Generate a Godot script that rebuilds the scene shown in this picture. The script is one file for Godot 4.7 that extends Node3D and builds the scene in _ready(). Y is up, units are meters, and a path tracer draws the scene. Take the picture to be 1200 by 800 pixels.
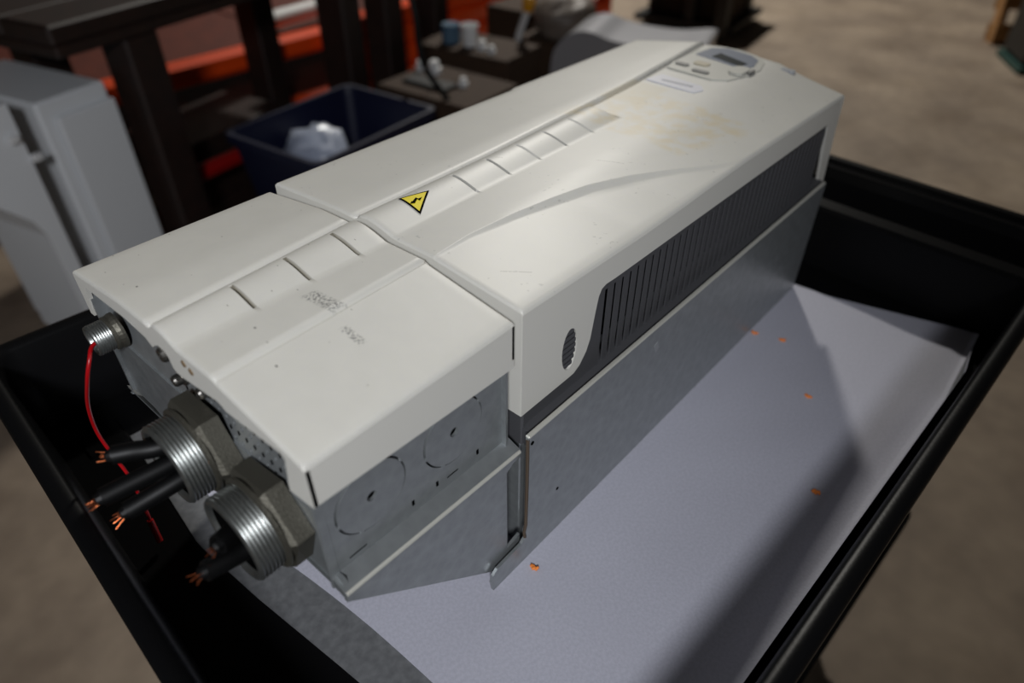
extends Node3D
# Everything on the cart is laid out in the drive's own frame: x across its width, y up from the
# corners of its lower cover, z towards its cable end. HY is the height of that plane above the floor.
const HY := 0.9923
const DW := 0.265
var org := Vector3.ZERO          # base of the thing being built, subtracted from every vertex
var M := {}

func _ready():
	camera_and_light()
	materials()
	room()
	cart()
	foam()
	drive()
	cables()
	crumbs()
	benches()
	cabinets()
	rack()
	bin_and_boxes()
	far_things()

# ------------------------------------------------------------------ camera, sky, lamps, exposure
func camera_and_light():
	var cam := Camera3D.new(); cam.name = "camera"; add_child(cam)
	cam.position = Vector3(0.4873, 0.2616 + HY, 0.1008)
	cam.basis = Basis.from_euler(Vector3(-0.6832, 0.7159, 0.0053))
	cam.keep_aspect = Camera3D.KEEP_HEIGHT
	var at := CameraAttributesPhysical.new()
	at.frustum_focal_length = 24.3
	at.frustum_focus_distance = 0.51
	at.exposure_aperture = 3.5
	cam.attributes = at
	cam.near = 0.01; cam.far = 60.0
	cam.fov = rad_to_deg(2.0 * atan(400.0 / 810.2))
	cam.current = true
	var we := WorldEnvironment.new(); we.name = "world_environment"; add_child(we)
	var e := Environment.new()
	e.background_mode = Environment.BG_COLOR
	e.background_color = Color(0.02, 0.02, 0.022)
	e.tonemap_mode = Environment.TONE_MAPPER_LINEAR
	e.tonemap_exposure = 0.80
	e.sdfgi_enabled = true; e.ssao_enabled = true; e.ssil_enabled = true
	we.environment = e
	lamp(Vector3(-3.3, 5.35, -5.5), 49.0, Color(1.0, 0.985, 0.95), "high bay lamp over the aisle behind the racks")
	unseen_work_light(Vector3(1.30, 2.02, 1.00), Vector3(-0.25, 0.86, -0.10), 3.6, Color(0.97, 0.98, 1.0))

# unseen lamp on the camera's side; stand, housing and narrow beam added to keep the floor dark
func unseen_work_light(p: Vector3, target: Vector3, energy: float, col: Color):
	org = Vector3(p.x, 0, p.z)
	var t := thing("unseen_work_light", "unseen lamp with an added work light housing and tall stand on the camera's side of the cart", "lamp")
	var d := (target - p).normalized()
	var dark := mat("lamp_black", Color(0.04, 0.04, 0.04), 0.5)
	var st := sb(); tube(st, [Vector3(p.x, 0.02, p.z) - d * 0.16 * Vector3(1, 0, 1), p - d * 0.16 - Vector3(0, 0.03, 0)], 0.014, 10); obj("pole", st, dark, t)
	st = sb(); lathe(st, [[0.0, 0.0], [0.20, 0.0], [0.20, 0.012], [0.03, 0.03], [0.0, 0.03]], Vector3(p.x, 0, p.z) - d * 0.16 * Vector3(1, 0, 1), Vector3.UP, 24); obj("base", st, dark, t)
	st = sb(); lathe(st, [[0.0, -0.20], [0.06, -0.20], [0.13, -0.10], [0.175, 0.0], [0.18, 0.03], [0.170, 0.03], [0.165, -0.005], [0.0, -0.02]], p, d, 28); obj("housing", st, dark, t)
	st = sb(); lathe(st, [[0.0, 0.0], [0.16, 0.0], [0.16, -0.006], [0.0, -0.006]], p, d, 28)
	var gm := mat("unseen_light_glow", Color(1, 1, 1), 0.5); gm.emission_enabled = true; gm.emission = col; gm.emission_energy_multiplier = 3.0
	obj("diffuser", st, gm, t)
	var l := SpotLight3D.new(); l.name = "unseen_light_beam"; l.light_energy = energy; l.light_color = col; l.light_size = 0.15
	l.spot_range = 30.0; l.spot_attenuation = 2.0; l.spot_angle = 32.0; l.spot_angle_attenuation = 0.9; l.shadow_enabled = true
	add_child(l, true); l.look_at_from_position(p + d * 0.20, target, Vector3.UP)

func lamp(p: Vector3, energy: float, col: Color, label: String):
	org = p
	var t := thing("high_bay_lamp", label, "lamp")
	var st := sb()
	lathe(st, [[0.03, 0.34], [0.10, 0.33], [0.13, 0.20], [0.24, 0.05], [0.25, 0.03], [0.235, 0.03], [0.12, 0.19], [0.0, 0.22]], p, Vector3.UP, 28)
	obj("housing", st, mat("lamp_housing", Color(0.5, 0.5, 0.52), 0.4, 0.6), t)
	st = sb(); tube(st, [p + Vector3(0, 0.33, 0), p + Vector3(0, 1.15, 0)], 0.012, 8)
	obj("hanger", st, M["lamp_housing"], t)
	st = sb(); lathe(st, [[0.0, 0.045], [0.22, 0.045], [0.22, 0.035], [0.0, 0.03]], p, Vector3.UP, 28)
	var gm := mat("lamp_glow", Color(1, 1, 1), 0.5); gm.emission_enabled = true; gm.emission = col; gm.emission_energy_multiplier = 3.0
	obj("diffuser", st, gm, t)
	var l := AreaLight3D.new(); l.name = "lamp_light"
	l.area_size = Vector2(0.36, 0.36); l.light_energy = energy; l.light_color = col
	l.area_range = 40.0; l.area_attenuation = 2.0; l.shadow_enabled = true
	add_child(l, true); l.position = p + Vector3(0, 0.02, 0)
	l.rotation.x = -PI / 2

# ------------------------------------------------------------------ helpers
func V(x: float, y: float, z: float) -> Vector3: return Vector3(x, y + HY, z)

func sb() -> SurfaceTool:
	var st := SurfaceTool.new(); st.begin(Mesh.PRIMITIVE_TRIANGLES); st.set_smooth_group(-1)
	return st

func mat(called: String, col: Color, rough := 0.6, metal := 0.0) -> StandardMaterial3D:
	if M.has(called): return M[called]
	var m := StandardMaterial3D.new(); m.resource_name = called
	m.albedo_color = col; m.roughness = rough; m.metallic = metal
	M[called] = m
	return m

func noise_tex(freq: float, octaves: int, lo: Color, hi: Color, sd: int, size := 512, normal := false, kind := FastNoiseLite.TYPE_SIMPLEX_SMOOTH, bump := 4.0) -> NoiseTexture2D:
	var n := FastNoiseLite.new(); n.seed = sd; n.frequency = freq; n.fractal_octaves = octaves; n.noise_type = kind
	var t := NoiseTexture2D.new(); t.width = size; t.height = size; t.seamless = true; t.noise = n
	if normal:
		t.as_normal_map = true; t.bump_strength = bump
	else:
		var g := Gradient.new(); g.set_color(0, lo); g.set_color(1, hi)
		t.color_ramp = g
	return t

func tri(m: StandardMaterial3D, scale: float):
	m.uv1_triplanar = true; m.uv1_world_triplanar = true; m.uv1_scale = Vector3.ONE * scale

func obj(called: String, st: SurfaceTool, m: Material, parent: Node = self) -> MeshInstance3D:
	st.generate_normals()
	var o := MeshInstance3D.new(); o.name = called; o.mesh = st.commit(); o.material_override = m
	parent.add_child(o, true)
	if parent == self: o.position = org
	return o

func thing(called: String, label: String, category: String, group := "") -> Node3D:
	var o := Node3D.new(); o.name = called; add_child(o, true); o.position = org
	tag(o, label, category, group)
	return o

func tag(o: Node, label: String, category: String, group := ""):
	o.set_meta("label", label); o.set_meta("category", category)
	if group != "": o.set_meta("group", group)

func struct(called: String, st: SurfaceTool, m: Material, label := "", category := ""):
	var o := obj(called, st, m); o.set_meta("kind", "structure")
	if label != "": tag(o, label, category)
	return o

# a triangle whose front looks along "way"
func t3(st: SurfaceTool, a: Vector3, b: Vector3, c: Vector3, way: Vector3, ua := Vector2.ZERO, ub := Vector2.ZERO, uc := Vector2.ZERO):
	if (c - a).cross(b - a).dot(way) < 0.0:
		var h := b; b = c; c = h
		var hu := ub; ub = uc; uc = hu
	st.set_uv(ua); st.add_vertex(a - org); st.set_uv(ub); st.add_vertex(b - org); st.set_uv(uc); st.add_vertex(c - org)

func q4(st: SurfaceTool, a: Vector3, b: Vector3, c: Vector3, d: Vector3, way: Vector3):
	t3(st, a, b, c, way); t3(st, a, c, d, way)

# chamfered box: centre, size, chamfer, and its axes
func box(st: SurfaceTool, c: Vector3, s: Vector3, b := 0.002, ax := Basis.IDENTITY):
	var h := s * 0.5
	b = minf(b, 0.45 * minf(s.x, minf(s.y, s.z)))
	var p := {}
	for i in 8:
		var sg := Vector3(1 if i & 1 else -1, 1 if i & 2 else -1, 1 if i & 4 else -1)
		for k in 3:
			var w := sg * (h - Vector3.ONE * b); w[k] = sg[k] * h[k]
			p[i * 3 + k] = c + ax * w
	for k in 3:
		var bit: int = [1, 2, 4][k]
		var o1: int = [2, 4, 1][k]
		var o2: int = [4, 1, 2][k]
		for s2 in 2:
			var z0 := bit * s2
			q4(st, p[z0 * 3 + k], p[(z0 | o1) * 3 + k], p[(z0 | o1 | o2) * 3 + k], p[(z0 | o2) * 3 + k], p[z0 * 3 + k] + p[(z0 | o1 | o2) * 3 + k] - 2.0 * c)
			for s3 in 2:   # edge along axis k
				var e0 := o1 * s2 + o2 * s3
				var k1: int = (k + 1) % 3
				var k2: int = (k + 2) % 3
				q4(st, p[e0 * 3 + k1], p[(e0 | bit) * 3 + k1], p[(e0 | bit) * 3 + k2], p[e0 * 3 + k2], p[e0 * 3 + k1] + p[(e0 | bit) * 3 + k2] - 2.0 * c)
	for i in 8:
		t3(st, p[i * 3], p[i * 3 + 1], p[i * 3 + 2], p[i * 3] - c)

# polygon extruded: f maps 2D to the near face, "d" is the offset to the far face
func prism(st: SurfaceTool, poly: PackedVector2Array, f: Callable, d: Vector3, far_face := true):
	var ids := Geometry2D.triangulate_polygon(poly)
	for k in range(0, ids.size(), 3):
		var a: Vector3 = f.call(poly[ids[k]])
		var b: Vector3 = f.call(poly[ids[k + 1]])
		var c: Vector3 = f.call(poly[ids[k + 2]])
		t3(st, a, b, c, -d)
		if far_face: t3(st, a + d, b + d, c + d, d)
	var sg := -1.0 if Geometry2D.is_polygon_clockwise(poly) else 1.0
	for k in poly.size():
		var p := poly[k]
		var r := poly[(k + 1) % poly.size()]
		var n2 := Vector2(r.y - p.y, p.x - r.x).normalized() * sg * 0.001
		var a: Vector3 = f.call(p)
		var b: Vector3 = f.call(r)
		var mid: Vector3 = f.call((p + r) * 0.5 + n2)
		q4(st, a, b, b + d, a + d, mid - (a + b) * 0.5)

func axes(dir: Vector3) -> Basis:
	var y := dir.normalized()
	var x := y.cross(Vector3.RIGHT if absf(y.x) < 0.8 else Vector3.UP).normalized()
	return Basis(x, y, x.cross(y))

# profile of [radius, height] turned about the axis "dir" at p
func lathe(st: SurfaceTool, prof: Array, p: Vector3, dir: Vector3, n := 24, turn := 0.0, smooth := false):
	var b := axes(dir)
	if smooth: st.set_smooth_group(1)
	var area := 0.0
	for k in prof.size():
		var a = prof[k]
		var c = prof[(k + 1) % prof.size()]
		area += a[0] * c[1] - c[0] * a[1]
	var sg := 1.0 if area > 0.0 else -1.0
	for k in prof.size() - 1:
		var r0: float = prof[k][0]; var h0: float = prof[k][1]
		var r1: float = prof[k + 1][0]; var h1: float = prof[k + 1][1]
		for i in n:
			var a0 := TAU * i / n + turn
			var a1 := TAU * (i + 1) / n + turn
			var d0 := b.x * cos(a0) + b.z * sin(a0)
			var d1 := b.x * cos(a1) + b.z * sin(a1)
			var way := ((d0 + d1) * 0.5 * (h1 - h0) - b.y * (r1 - r0)) * sg
			var A := p + d0 * r0 + b.y * h0
			var B := p + d1 * r0 + b.y * h0
			var C := p + d1 * r1 + b.y * h1
			var D := p + d0 * r1 + b.y * h1
			if r1 > 1e-6: t3(st, A, C, D, way)
			if r0 > 1e-6: t3(st, A, B, C, way)
	st.set_smooth_group(-1)

func curve(pts: Array, n: int) -> Array:
	var out := []
	for i in pts.size() - 1:
		var p0: Vector3 = pts[maxi(i - 1, 0)]
		var p3: Vector3 = pts[mini(i + 2, pts.size() - 1)]
		for k in n:
			out.append(pts[i].cubic_interpolate(pts[i + 1], p0, p3, float(k) / n))
	out.append(pts[-1])
	return out

func tube(st: SurfaceTool, path: Array, r: float, n := 10, r_end := -1.0):
	st.set_smooth_group(1)
	var rings := []
	var side := Vector3.ZERO
	for i in path.size():
		var d: Vector3 = (path[mini(i + 1, path.size() - 1)] - path[maxi(i - 1, 0)]).normalized()
		if side == Vector3.ZERO: side = axes(d).x
		side = (side - d * side.dot(d)).normalized()
		var up := d.cross(side)
		var rr := r if r_end < 0.0 else lerpf(r, r_end, float(i) / (path.size() - 1))
		var ring := []
		for k in n: ring.append(path[i] + (side * cos(TAU * k / n) + up * sin(TAU * k / n)) * rr)
		rings.append(ring)
	for i in rings.size() - 1:
		for k in n:
			var k2 := (k + 1) % n
			var way: Vector3 = rings[i][k] + rings[i + 1][k2] - path[i] - path[i + 1]
			q4(st, rings[i][k], rings[i][k2], rings[i + 1][k2], rings[i + 1][k], way)
	st.set_smooth_group(-1)
	for e in [0, rings.size() - 1]:
		var way2: Vector3 = path[0] - path[1] if e == 0 else path[-1] - path[-2]
		for k in n: t3(st, path[e], rings[e][k], rings[e][(k + 1) % n], way2)

func circle(c: Vector2, rx: float, ry: float, a0: float, a1: float, n: int) -> PackedVector2Array:
	var out := PackedVector2Array()
	for i in n + 1:
		var a := lerpf(a0, a1, float(i) / n)
		out.append(c + Vector2(cos(a) * rx, sin(a) * ry))
	return out

func lin(pts: Array, t: float) -> float:
	if t <= pts[0][0]: return pts[0][1]
	for k in pts.size() - 1:
		if t <= pts[k + 1][0]:
			return lerpf(pts[k][1], pts[k + 1][1], (t - pts[k][0]) / (pts[k + 1][0] - pts[k][0]))
	return pts[-1][1]

# ------------------------------------------------------------------ materials
func materials():
	var m := mat("black_plastic", Color(0.046, 0.046, 0.050), 0.36)
	m.normal_enabled = true; m.normal_texture = noise_tex(0.06, 3, Color.BLACK, Color.WHITE, 5, 512, true, FastNoiseLite.TYPE_SIMPLEX_SMOOTH, 1.5); m.normal_scale = 0.12; m.metallic_specular = 0.24
	tri(m, 6.0)
	m = mat("galvanized_steel", Color(1, 1, 1), 0.42, 0.65)
	m.albedo_texture = noise_tex(0.035, 3, Color(0.56, 0.575, 0.58), Color(0.63, 0.645, 0.65), 11, 512, false, FastNoiseLite.TYPE_CELLULAR)
	m.roughness_texture = noise_tex(0.02, 3, Color(0.75, 0.75, 0.75), Color(1, 1, 1), 12); m.roughness = 0.43
	tri(m, 5.0)
	m = mat("zinc", Color(0.60, 0.61, 0.60), 0.30, 0.92)
	m.roughness_texture = noise_tex(0.03, 4, Color(0.6, 0.6, 0.6), Color(1, 1, 1), 14); m.roughness = 0.42
	tri(m, 12.0)
	m = mat("cast_zinc", Color(0.36, 0.35, 0.315), 0.5, 0.75)
	m.normal_enabled = true; m.normal_texture = noise_tex(0.12, 3, Color.BLACK, Color.WHITE, 15, 256, true); m.normal_scale = 0.2
	tri(m, 14.0)
	mat("dark_plastic", Color(0.26, 0.26, 0.27), 0.55)
	mat("vent_black", Color(0.02, 0.02, 0.02), 0.9).metallic_specular = 0.1
	mat("bolt_steel", Color(0.55, 0.54, 0.52), 0.28, 0.95)
	m = mat("cover_plain", Color(0.79, 0.782, 0.752), 0.46)
	m = mat("cover_upper", Color(1, 1, 1), 0.45); m.albedo_texture = upper_cover_texture()
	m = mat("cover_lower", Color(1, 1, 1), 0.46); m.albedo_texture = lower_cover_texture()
	m = mat("foam", Color(1, 1, 1), 0.75)
	m.albedo_texture = noise_tex(0.09, 5, Color(0.655, 0.655, 0.70), Color(0.715, 0.715, 0.76), 21, 1024)
	m.heightmap_enabled = true; m.heightmap_texture = noise_tex(0.16, 4, Color.BLACK, Color.WHITE, 22, 1024); m.heightmap_scale = 0.006
	tri(m, 3.0)
	m = mat("foam_single", Color(0.43, 0.435, 0.44), 0.7)
	m.albedo_texture = noise_tex(0.05, 5, Color(0.78, 0.78, 0.79), Color(1, 1, 1), 23, 512)
	tri(m, 4.0)
	m = mat("copper", Color(0.88, 0.50, 0.32), 0.3, 0.95)
	mat("cable_black", Color(0.022, 0.022, 0.024), 0.5).metallic_specular = 0.35
	mat("wire_red", Color(0.62, 0.03, 0.06), 0.35)
	m = mat("concrete", Color(1, 1, 1), 0.7)
	m.albedo_texture = concrete_texture()
	m.roughness_texture = noise_tex(0.015, 4, Color(0.6, 0.6, 0.6), Color(1, 1, 1), 32); m.roughness = 0.75
	tri(m, 0.33)
	m = mat("bench_wood", Color(1, 1, 1), 0.55)
	m.albedo_texture = noise_tex(0.02, 5, Color(0.09, 0.05, 0.035), Color(0.16, 0.09, 0.065), 41)
	tri(m, 2.0)
	m = mat("rack_orange", Color(0.92, 0.30, 0.07), 0.35)
	m = mat("deck_board", Color(1, 1, 1), 0.6); m.albedo_texture = noise_tex(0.02, 4, Color(0.30, 0.115, 0.07), Color(0.38, 0.16, 0.10), 43)
	tri(m, 1.0)
	mat("cabinet_grey", Color(0.84, 0.85, 0.86), 0.5)
	mat("rack_red", Color(0.55, 0.03, 0.03), 0.45)
	mat("bin_blue", Color(0.03, 0.05, 0.16), 0.5)
	m = mat("cardboard", Color(1, 1, 1), 0.85); m.albedo_texture = noise_tex(0.03, 4, Color(0.165, 0.105, 0.055), Color(0.24, 0.16, 0.085), 45)
	tri(m, 2.0)
	mat("white_plastic", Color(0.82, 0.82, 0.82), 0.5)
	mat("silver", Color(0.62, 0.62, 0.64), 0.35, 0.45)
	m = mat("clear_film", Color(0.85, 0.87, 0.90), 0.4); m.albedo_color.a = 0.55; m.transparency = BaseMaterial3D.TRANSPARENCY_ALPHA
	m = mat("pallet_wood", Color(1, 1, 1), 0.8); m.albedo_texture = noise_tex(0.02, 4, Color(0.48, 0.33, 0.18), Color(0.70, 0.53, 0.33), 47)
	tri(m, 3.0)

func concrete_texture() -> ImageTexture:
	var n1 := FastNoiseLite.new(); n1.seed = 3; n1.frequency = 0.006; n1.fractal_octaves = 4
	var n2 := FastNoiseLite.new(); n2.seed = 9; n2.frequency = 0.05; n2.fractal_octaves = 3
	var a := n1.get_seamless_image(768, 768)
	var b := n2.get_seamless_image(768, 768)
	var im := Image.create(768, 768, false, Image.FORMAT_RGB8)
	var c0 := Color(0.38, 0.33, 0.285); var c1 := Color(0.60, 0.54, 0.47)
	for y in 768:
		for x in 768:
			var t := 0.7 * a.get_pixel(x, y).r + 0.3 * b.get_pixel(x, y).r
			im.set_pixel(x, y, c0.lerp(c1, t))
	im.generate_mipmaps()
	return ImageTexture.create_from_image(im)

# u runs across the cover, v from its cable end to its far end
func upper_cover_texture() -> ImageTexture:
	var n := FastNoiseLite.new(); n.seed = 71; n.frequency = 0.012; n.fractal_octaves = 4
	var f := FastNoiseLite.new(); f.seed = 72; f.frequency = 0.09; f.fractal_octaves = 2
	var W := 400; var H := 820
	var im := Image.create(W, H, false, Image.FORMAT_RGB8)
	var base := Color(0.79, 0.782, 0.752)
	for j in H:
		var z := 0.16 + 0.56 * j / H
		for i in W:
			var x := 0.27 * i / W
			var c := base * (1.0 + 0.012 * n.get_noise_2d(i, j))
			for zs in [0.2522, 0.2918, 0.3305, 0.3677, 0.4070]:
				if absf(z - zs) < 0.0009 and x > 0.1155 and x < 0.1405: c = c * 0.72  # recess darkening of slots and groove painted into the colour
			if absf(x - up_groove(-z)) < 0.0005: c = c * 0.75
			# old tape glue near the far third of the cover
			var d := maxf(absf(x - 0.165 - (z - 0.47) * 0.25) / 0.07, absf(z - 0.475) / 0.055)
			var k := clampf((1.05 - d) * 6.0, 0, 1) * clampf(0.45 + 1.3 * n.get_noise_2d(i * 2.5, j * 2.5), 0, 1)
			c = c.lerp(Color(0.79, 0.72, 0.57), 0.55 * k)
			var d2 := maxf(absf(x - 0.112) / 0.025, absf(z - 0.52) / 0.035)
			c = c.lerp(Color(0.76, 0.71, 0.58), 0.4 * clampf((1.0 - d2) * 5.0, 0, 1))
			if f.get_noise_2d(i, j) > 0.62 and n.get_noise_2d(i + 500, j) > 0.25: c = c * 0.9
			im.set_pixel(i, j, c)
	for s in [[0.243, 0.20, 0.228, 0.185], [0.18, 0.36, 0.20, 0.372], [0.12, 0.30, 0.124, 0.304]]:
		for k in 60:
			var t := k / 60.0
			im.set_pixel(int(lerpf(s[0], s[2], t) / 0.27 * W), int((lerpf(s[1], s[3], t) - 0.16) / 0.56 * H), Color(0.66, 0.65, 0.62))
	im.generate_mipmaps()
	return ImageTexture.create_from_image(im)

func lower_cover_texture() -> ImageTexture:
	var n := FastNoiseLite.new(); n.seed = 81; n.frequency = 0.02; n.fractal_octaves = 4
	var f := FastNoiseLite.new(); f.seed = 82; f.frequency = 0.13; f.fractal_octaves = 2
	var W := 540; var H := 324
	var im := Image.create(W, H, false, Image.FORMAT_RGB8)
	var base := Color(0.79, 0.782, 0.752)
	var rng := RandomNumberGenerator.new(); rng.seed = 4
	for j in H:
		var z := 0.162 * j / H
		for i in W:
			var x := 0.27 * i / W
			var c := base * (1.0 + 0.012 * n.get_noise_2d(i, j))
			# grey rubbed scuffs
			var a := maxf(absf(x - 0.1735) / 0.016, absf(z - 0.083 - (x - 0.1735) * 0.1) / 0.006)
			var b := maxf(absf(x - 0.209) / 0.010, absf(z - 0.0765) / 0.0032)
			var k := maxf(clampf((1.0 - a) * 3.0, 0, 1), clampf((1.0 - b) * 3.0, 0, 1))
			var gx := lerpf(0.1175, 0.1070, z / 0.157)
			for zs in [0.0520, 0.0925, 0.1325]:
				if absf(z - zs) < 0.0013 and x > gx + 0.008 and x < 0.1462: c = Color(0.46, 0.44, 0.39)  # darkening of the slot and groove recesses is painted in
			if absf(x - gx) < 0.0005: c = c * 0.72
			if k > 0.0: c = c.lerp(Color(0.42, 0.42, 0.41), 0.8 * k * clampf(f.get_noise_2d(i * 1.6, j * 1.6) * 3.2 + 0.1, 0, 1))
			im.set_pixel(i, j, c)
	for s in 26:
		var px := Vector2i(rng.randi_range(4, W - 5), rng.randi_range(4, H - 5))
		for k in rng.randi_range(1, 3): im.set_pixel(px.x + k, px.y, Color(0.45, 0.43, 0.4))
	for s in [[0.0682, 0.0158], [0.165, 0.04], [0.2, 0.03]]:
		for dx in 3:
			for dy in 2: im.set_pixel(int(s[0] / 0.27 * W) + dx, int(s[1] / 0.162 * H) + dy, Color(0.2, 0.19, 0.18))
	im.generate_mipmaps()
	return ImageTexture.create_from_image(im)

# ------------------------------------------------------------------ the warehouse
func room():
	org = Vector3.ZERO
	var wm := mat("wall_paint", Color(0.42, 0.42, 0.41), 0.8)
	var st := sb(); box(st, Vector3(-0.5, -0.1, -3.0), Vector3(15, 0.2, 20), 0.0)
	struct("floor", st, M["concrete"], "worn brown grey concrete warehouse floor", "floor")
	for s in [["wall_left", Vector3(-8.1, 3.2, -3), Vector3(0.2, 6.8, 20.4)], ["wall_right", Vector3(7.1, 3.2, -3), Vector3(0.2, 6.8, 20.4)], ["wall_back", Vector3(-0.5, 3.2, -13.1), Vector3(15, 6.8, 0.2)], ["wall_front", Vector3(-0.5, 3.2, 7.1), Vector3(15, 6.8, 0.2)]]:
		st = sb(); box(st, s[1], s[2], 0.0); struct(s[0], st, wm, "plain grey warehouse wall, " + s[0].split("_")[1] + " side", "wall")
	st = sb(); box(st, Vector3(-0.5, 6.6, -3.0), Vector3(15.4, 0.2, 20.4), 0.0)
	struct("ceiling", st, mat("ceiling_paint", Color(0.5, 0.5, 0.5), 0.8), "plain grey warehouse ceiling", "ceiling")

# ------------------------------------------------------------------ the cart: u across, w along (front rim at w = 0.081)
var cb := Basis(Vector3.UP, -0.061)
func C(u: float, y: float, w: float) -> Vector3: return cb * Vector3(u, 0, w) + Vector3(0, y + HY, 0)

func rr(u0: float, u1: float, w0: float, w1: float, r: float) -> Array:
	var out := []
	for c in [[u1 - r, w1 - r, 0.0], [u0 + r, w1 - r, PI / 2], [u0 + r, w0 + r, PI], [u1 - r, w0 + r, PI * 1.5]]:
		for k in 7:
			var a: float = c[2] + PI / 2 * k / 6.0
			out.append(Vector2(c[0] + cos(a) * r, c[1] + sin(a) * r))
	return out

func loft(st: SurfaceTool, rings: Array, centre: Vector2, outward: Array):
	for k in rings.size() - 1:
		var A: Array = rings[k][0]; var B: Array = rings[k + 1][0]
		var ya: float = rings[k][1]; var yb: float = rings[k + 1][1]
		for i in A.size():
			var j := (i + 1) % A.size()
			var rad: Vector2 = (A[i] + B[j]) * 0.5 - centre
			var way: Vector3 = outward[k] if outward[k] is Vector3 else Vector3(rad.x, 0, rad.y) * float(outward[k])
			q4(st, C(A[i].x, ya, A[i].y), C(A[j].x, ya, A[j].y), C(B[j].x, yb, B[j].y), C(B[i].x, yb, B[i].y), way)

func tub(st: SurfaceTool, u0: float, u1: float, w0: float, w1: float, top: float, bottom: float):
	var e := func(i: float, r: float) -> Array: return rr(u0 + i, u1 - i, w0 + i, w1 - i, r)
	var cc := Vector2((u0 + u1) / 2, (w0 + w1) / 2)
	st.set_smooth_group(2)
	loft(st, [[e.call(0.012, 0.02), bottom - 0.012], [e.call(0.003, 0.03), top - 0.034], [e.call(0.0, 0.03), top - 0.030], [e.call(0.0, 0.03), top - 0.003], [e.call(0.0035, 0.028), top], [e.call(0.0125, 0.022), top], [e.call(0.016, 0.02), top - 0.004], [e.call(0.024, 0.016), bottom]], cc,
		[1.0, 1.0, 1.0, 1.0, Vector3.UP, -1.0, -1.0])
	st.set_smooth_group(-1)
	var f: Array = e.call(0.024, 0.016)
	for i in f.size():
		var j := (i + 1) % f.size()
		t3(st, C(cc.x, bottom, cc.y), C(f[i].x, bottom, f[i].y), C(f[j].x, bottom, f[j].y), Vector3.UP)
		t3(st, C(cc.x, bottom - 0.012, cc.y), C(f[i].x, bottom - 0.012, f[i].y), C(f[j].x, bottom - 0.012, f[j].y), Vector3.DOWN)

func cart():
	org = Vector3(C(0.17, 0, -0.4).x, 0, C(0.17, 0, -0.4).z)
	var t := thing("utility_cart", "black plastic utility cart with a deep tray carrying the drive", "cart")
	var m: Material = M["black_plastic"]
	var st := sb()
	tub(st, -0.200, 0.479, -0.912, 0.081, -0.150, -0.2445)
	obj("top_tray", st, m, t)
	st = sb(); tub(st, -0.130, 0.470, -0.900, 0.070, -0.66, -0.745)
	obj("bottom_tray", st, m, t)
	# tool trough moulded into the far end
	st = sb()
	var pr := PackedVector2Array([Vector2(-0.892, -0.2444), Vector2(-0.892, -0.156), Vector2(-0.878, -0.154), Vector2(-0.872, -0.166), Vector2(-0.866, -0.195), Vector2(-0.812, -0.197), Vector2(-0.808, -0.168), Vector2(-0.804, -0.1645), Vector2(-0.786, -0.1665), Vector2(-0.782, -0.171), Vector2(-0.774, -0.2444)])
	prism(st, pr, func(p): return C(-0.182, p.y, p.x), C(0.463, 0, 0) - C(-0.182, 0, 0))
	obj("tool_trough", st, m, t)
	for s in [[-0.12, 0.02], [0.36, 0.02], [-0.12, -0.85], [0.36, -0.85]]:
		st = sb(); box(st, C(s[0], -0.4525, s[1]), Vector3(0.055, 0.42, 0.055), 0.01, cb); obj("leg", st, m, t)
		st = sb(); var p := C(s[0], -0.9323, s[1])
		lathe(st, [[0.0, -0.016], [0.05, -0.016], [0.058, -0.010], [0.058, 0.010], [0.05, 0.016], [0.0, 0.016]], p, cb.x, 22)
		var w := obj("caster", st, mat("caster_grey", Color(0.2, 0.2, 0.21), 0.6), t)
		st = sb()
		for d in [-0.02, 0.02]: box(st, p + cb.x * d + Vector3(0, 0.045, 0), Vector3(0.004, 0.11, 0.03), 0.001, cb)
		box(st, p + Vector3(0, 0.095, 0), Vector3(0.05, 0.012, 0.05), 0.002, cb)
		obj("fork", st, M["bolt_steel"], w).position = Vector3.ZERO

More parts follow.
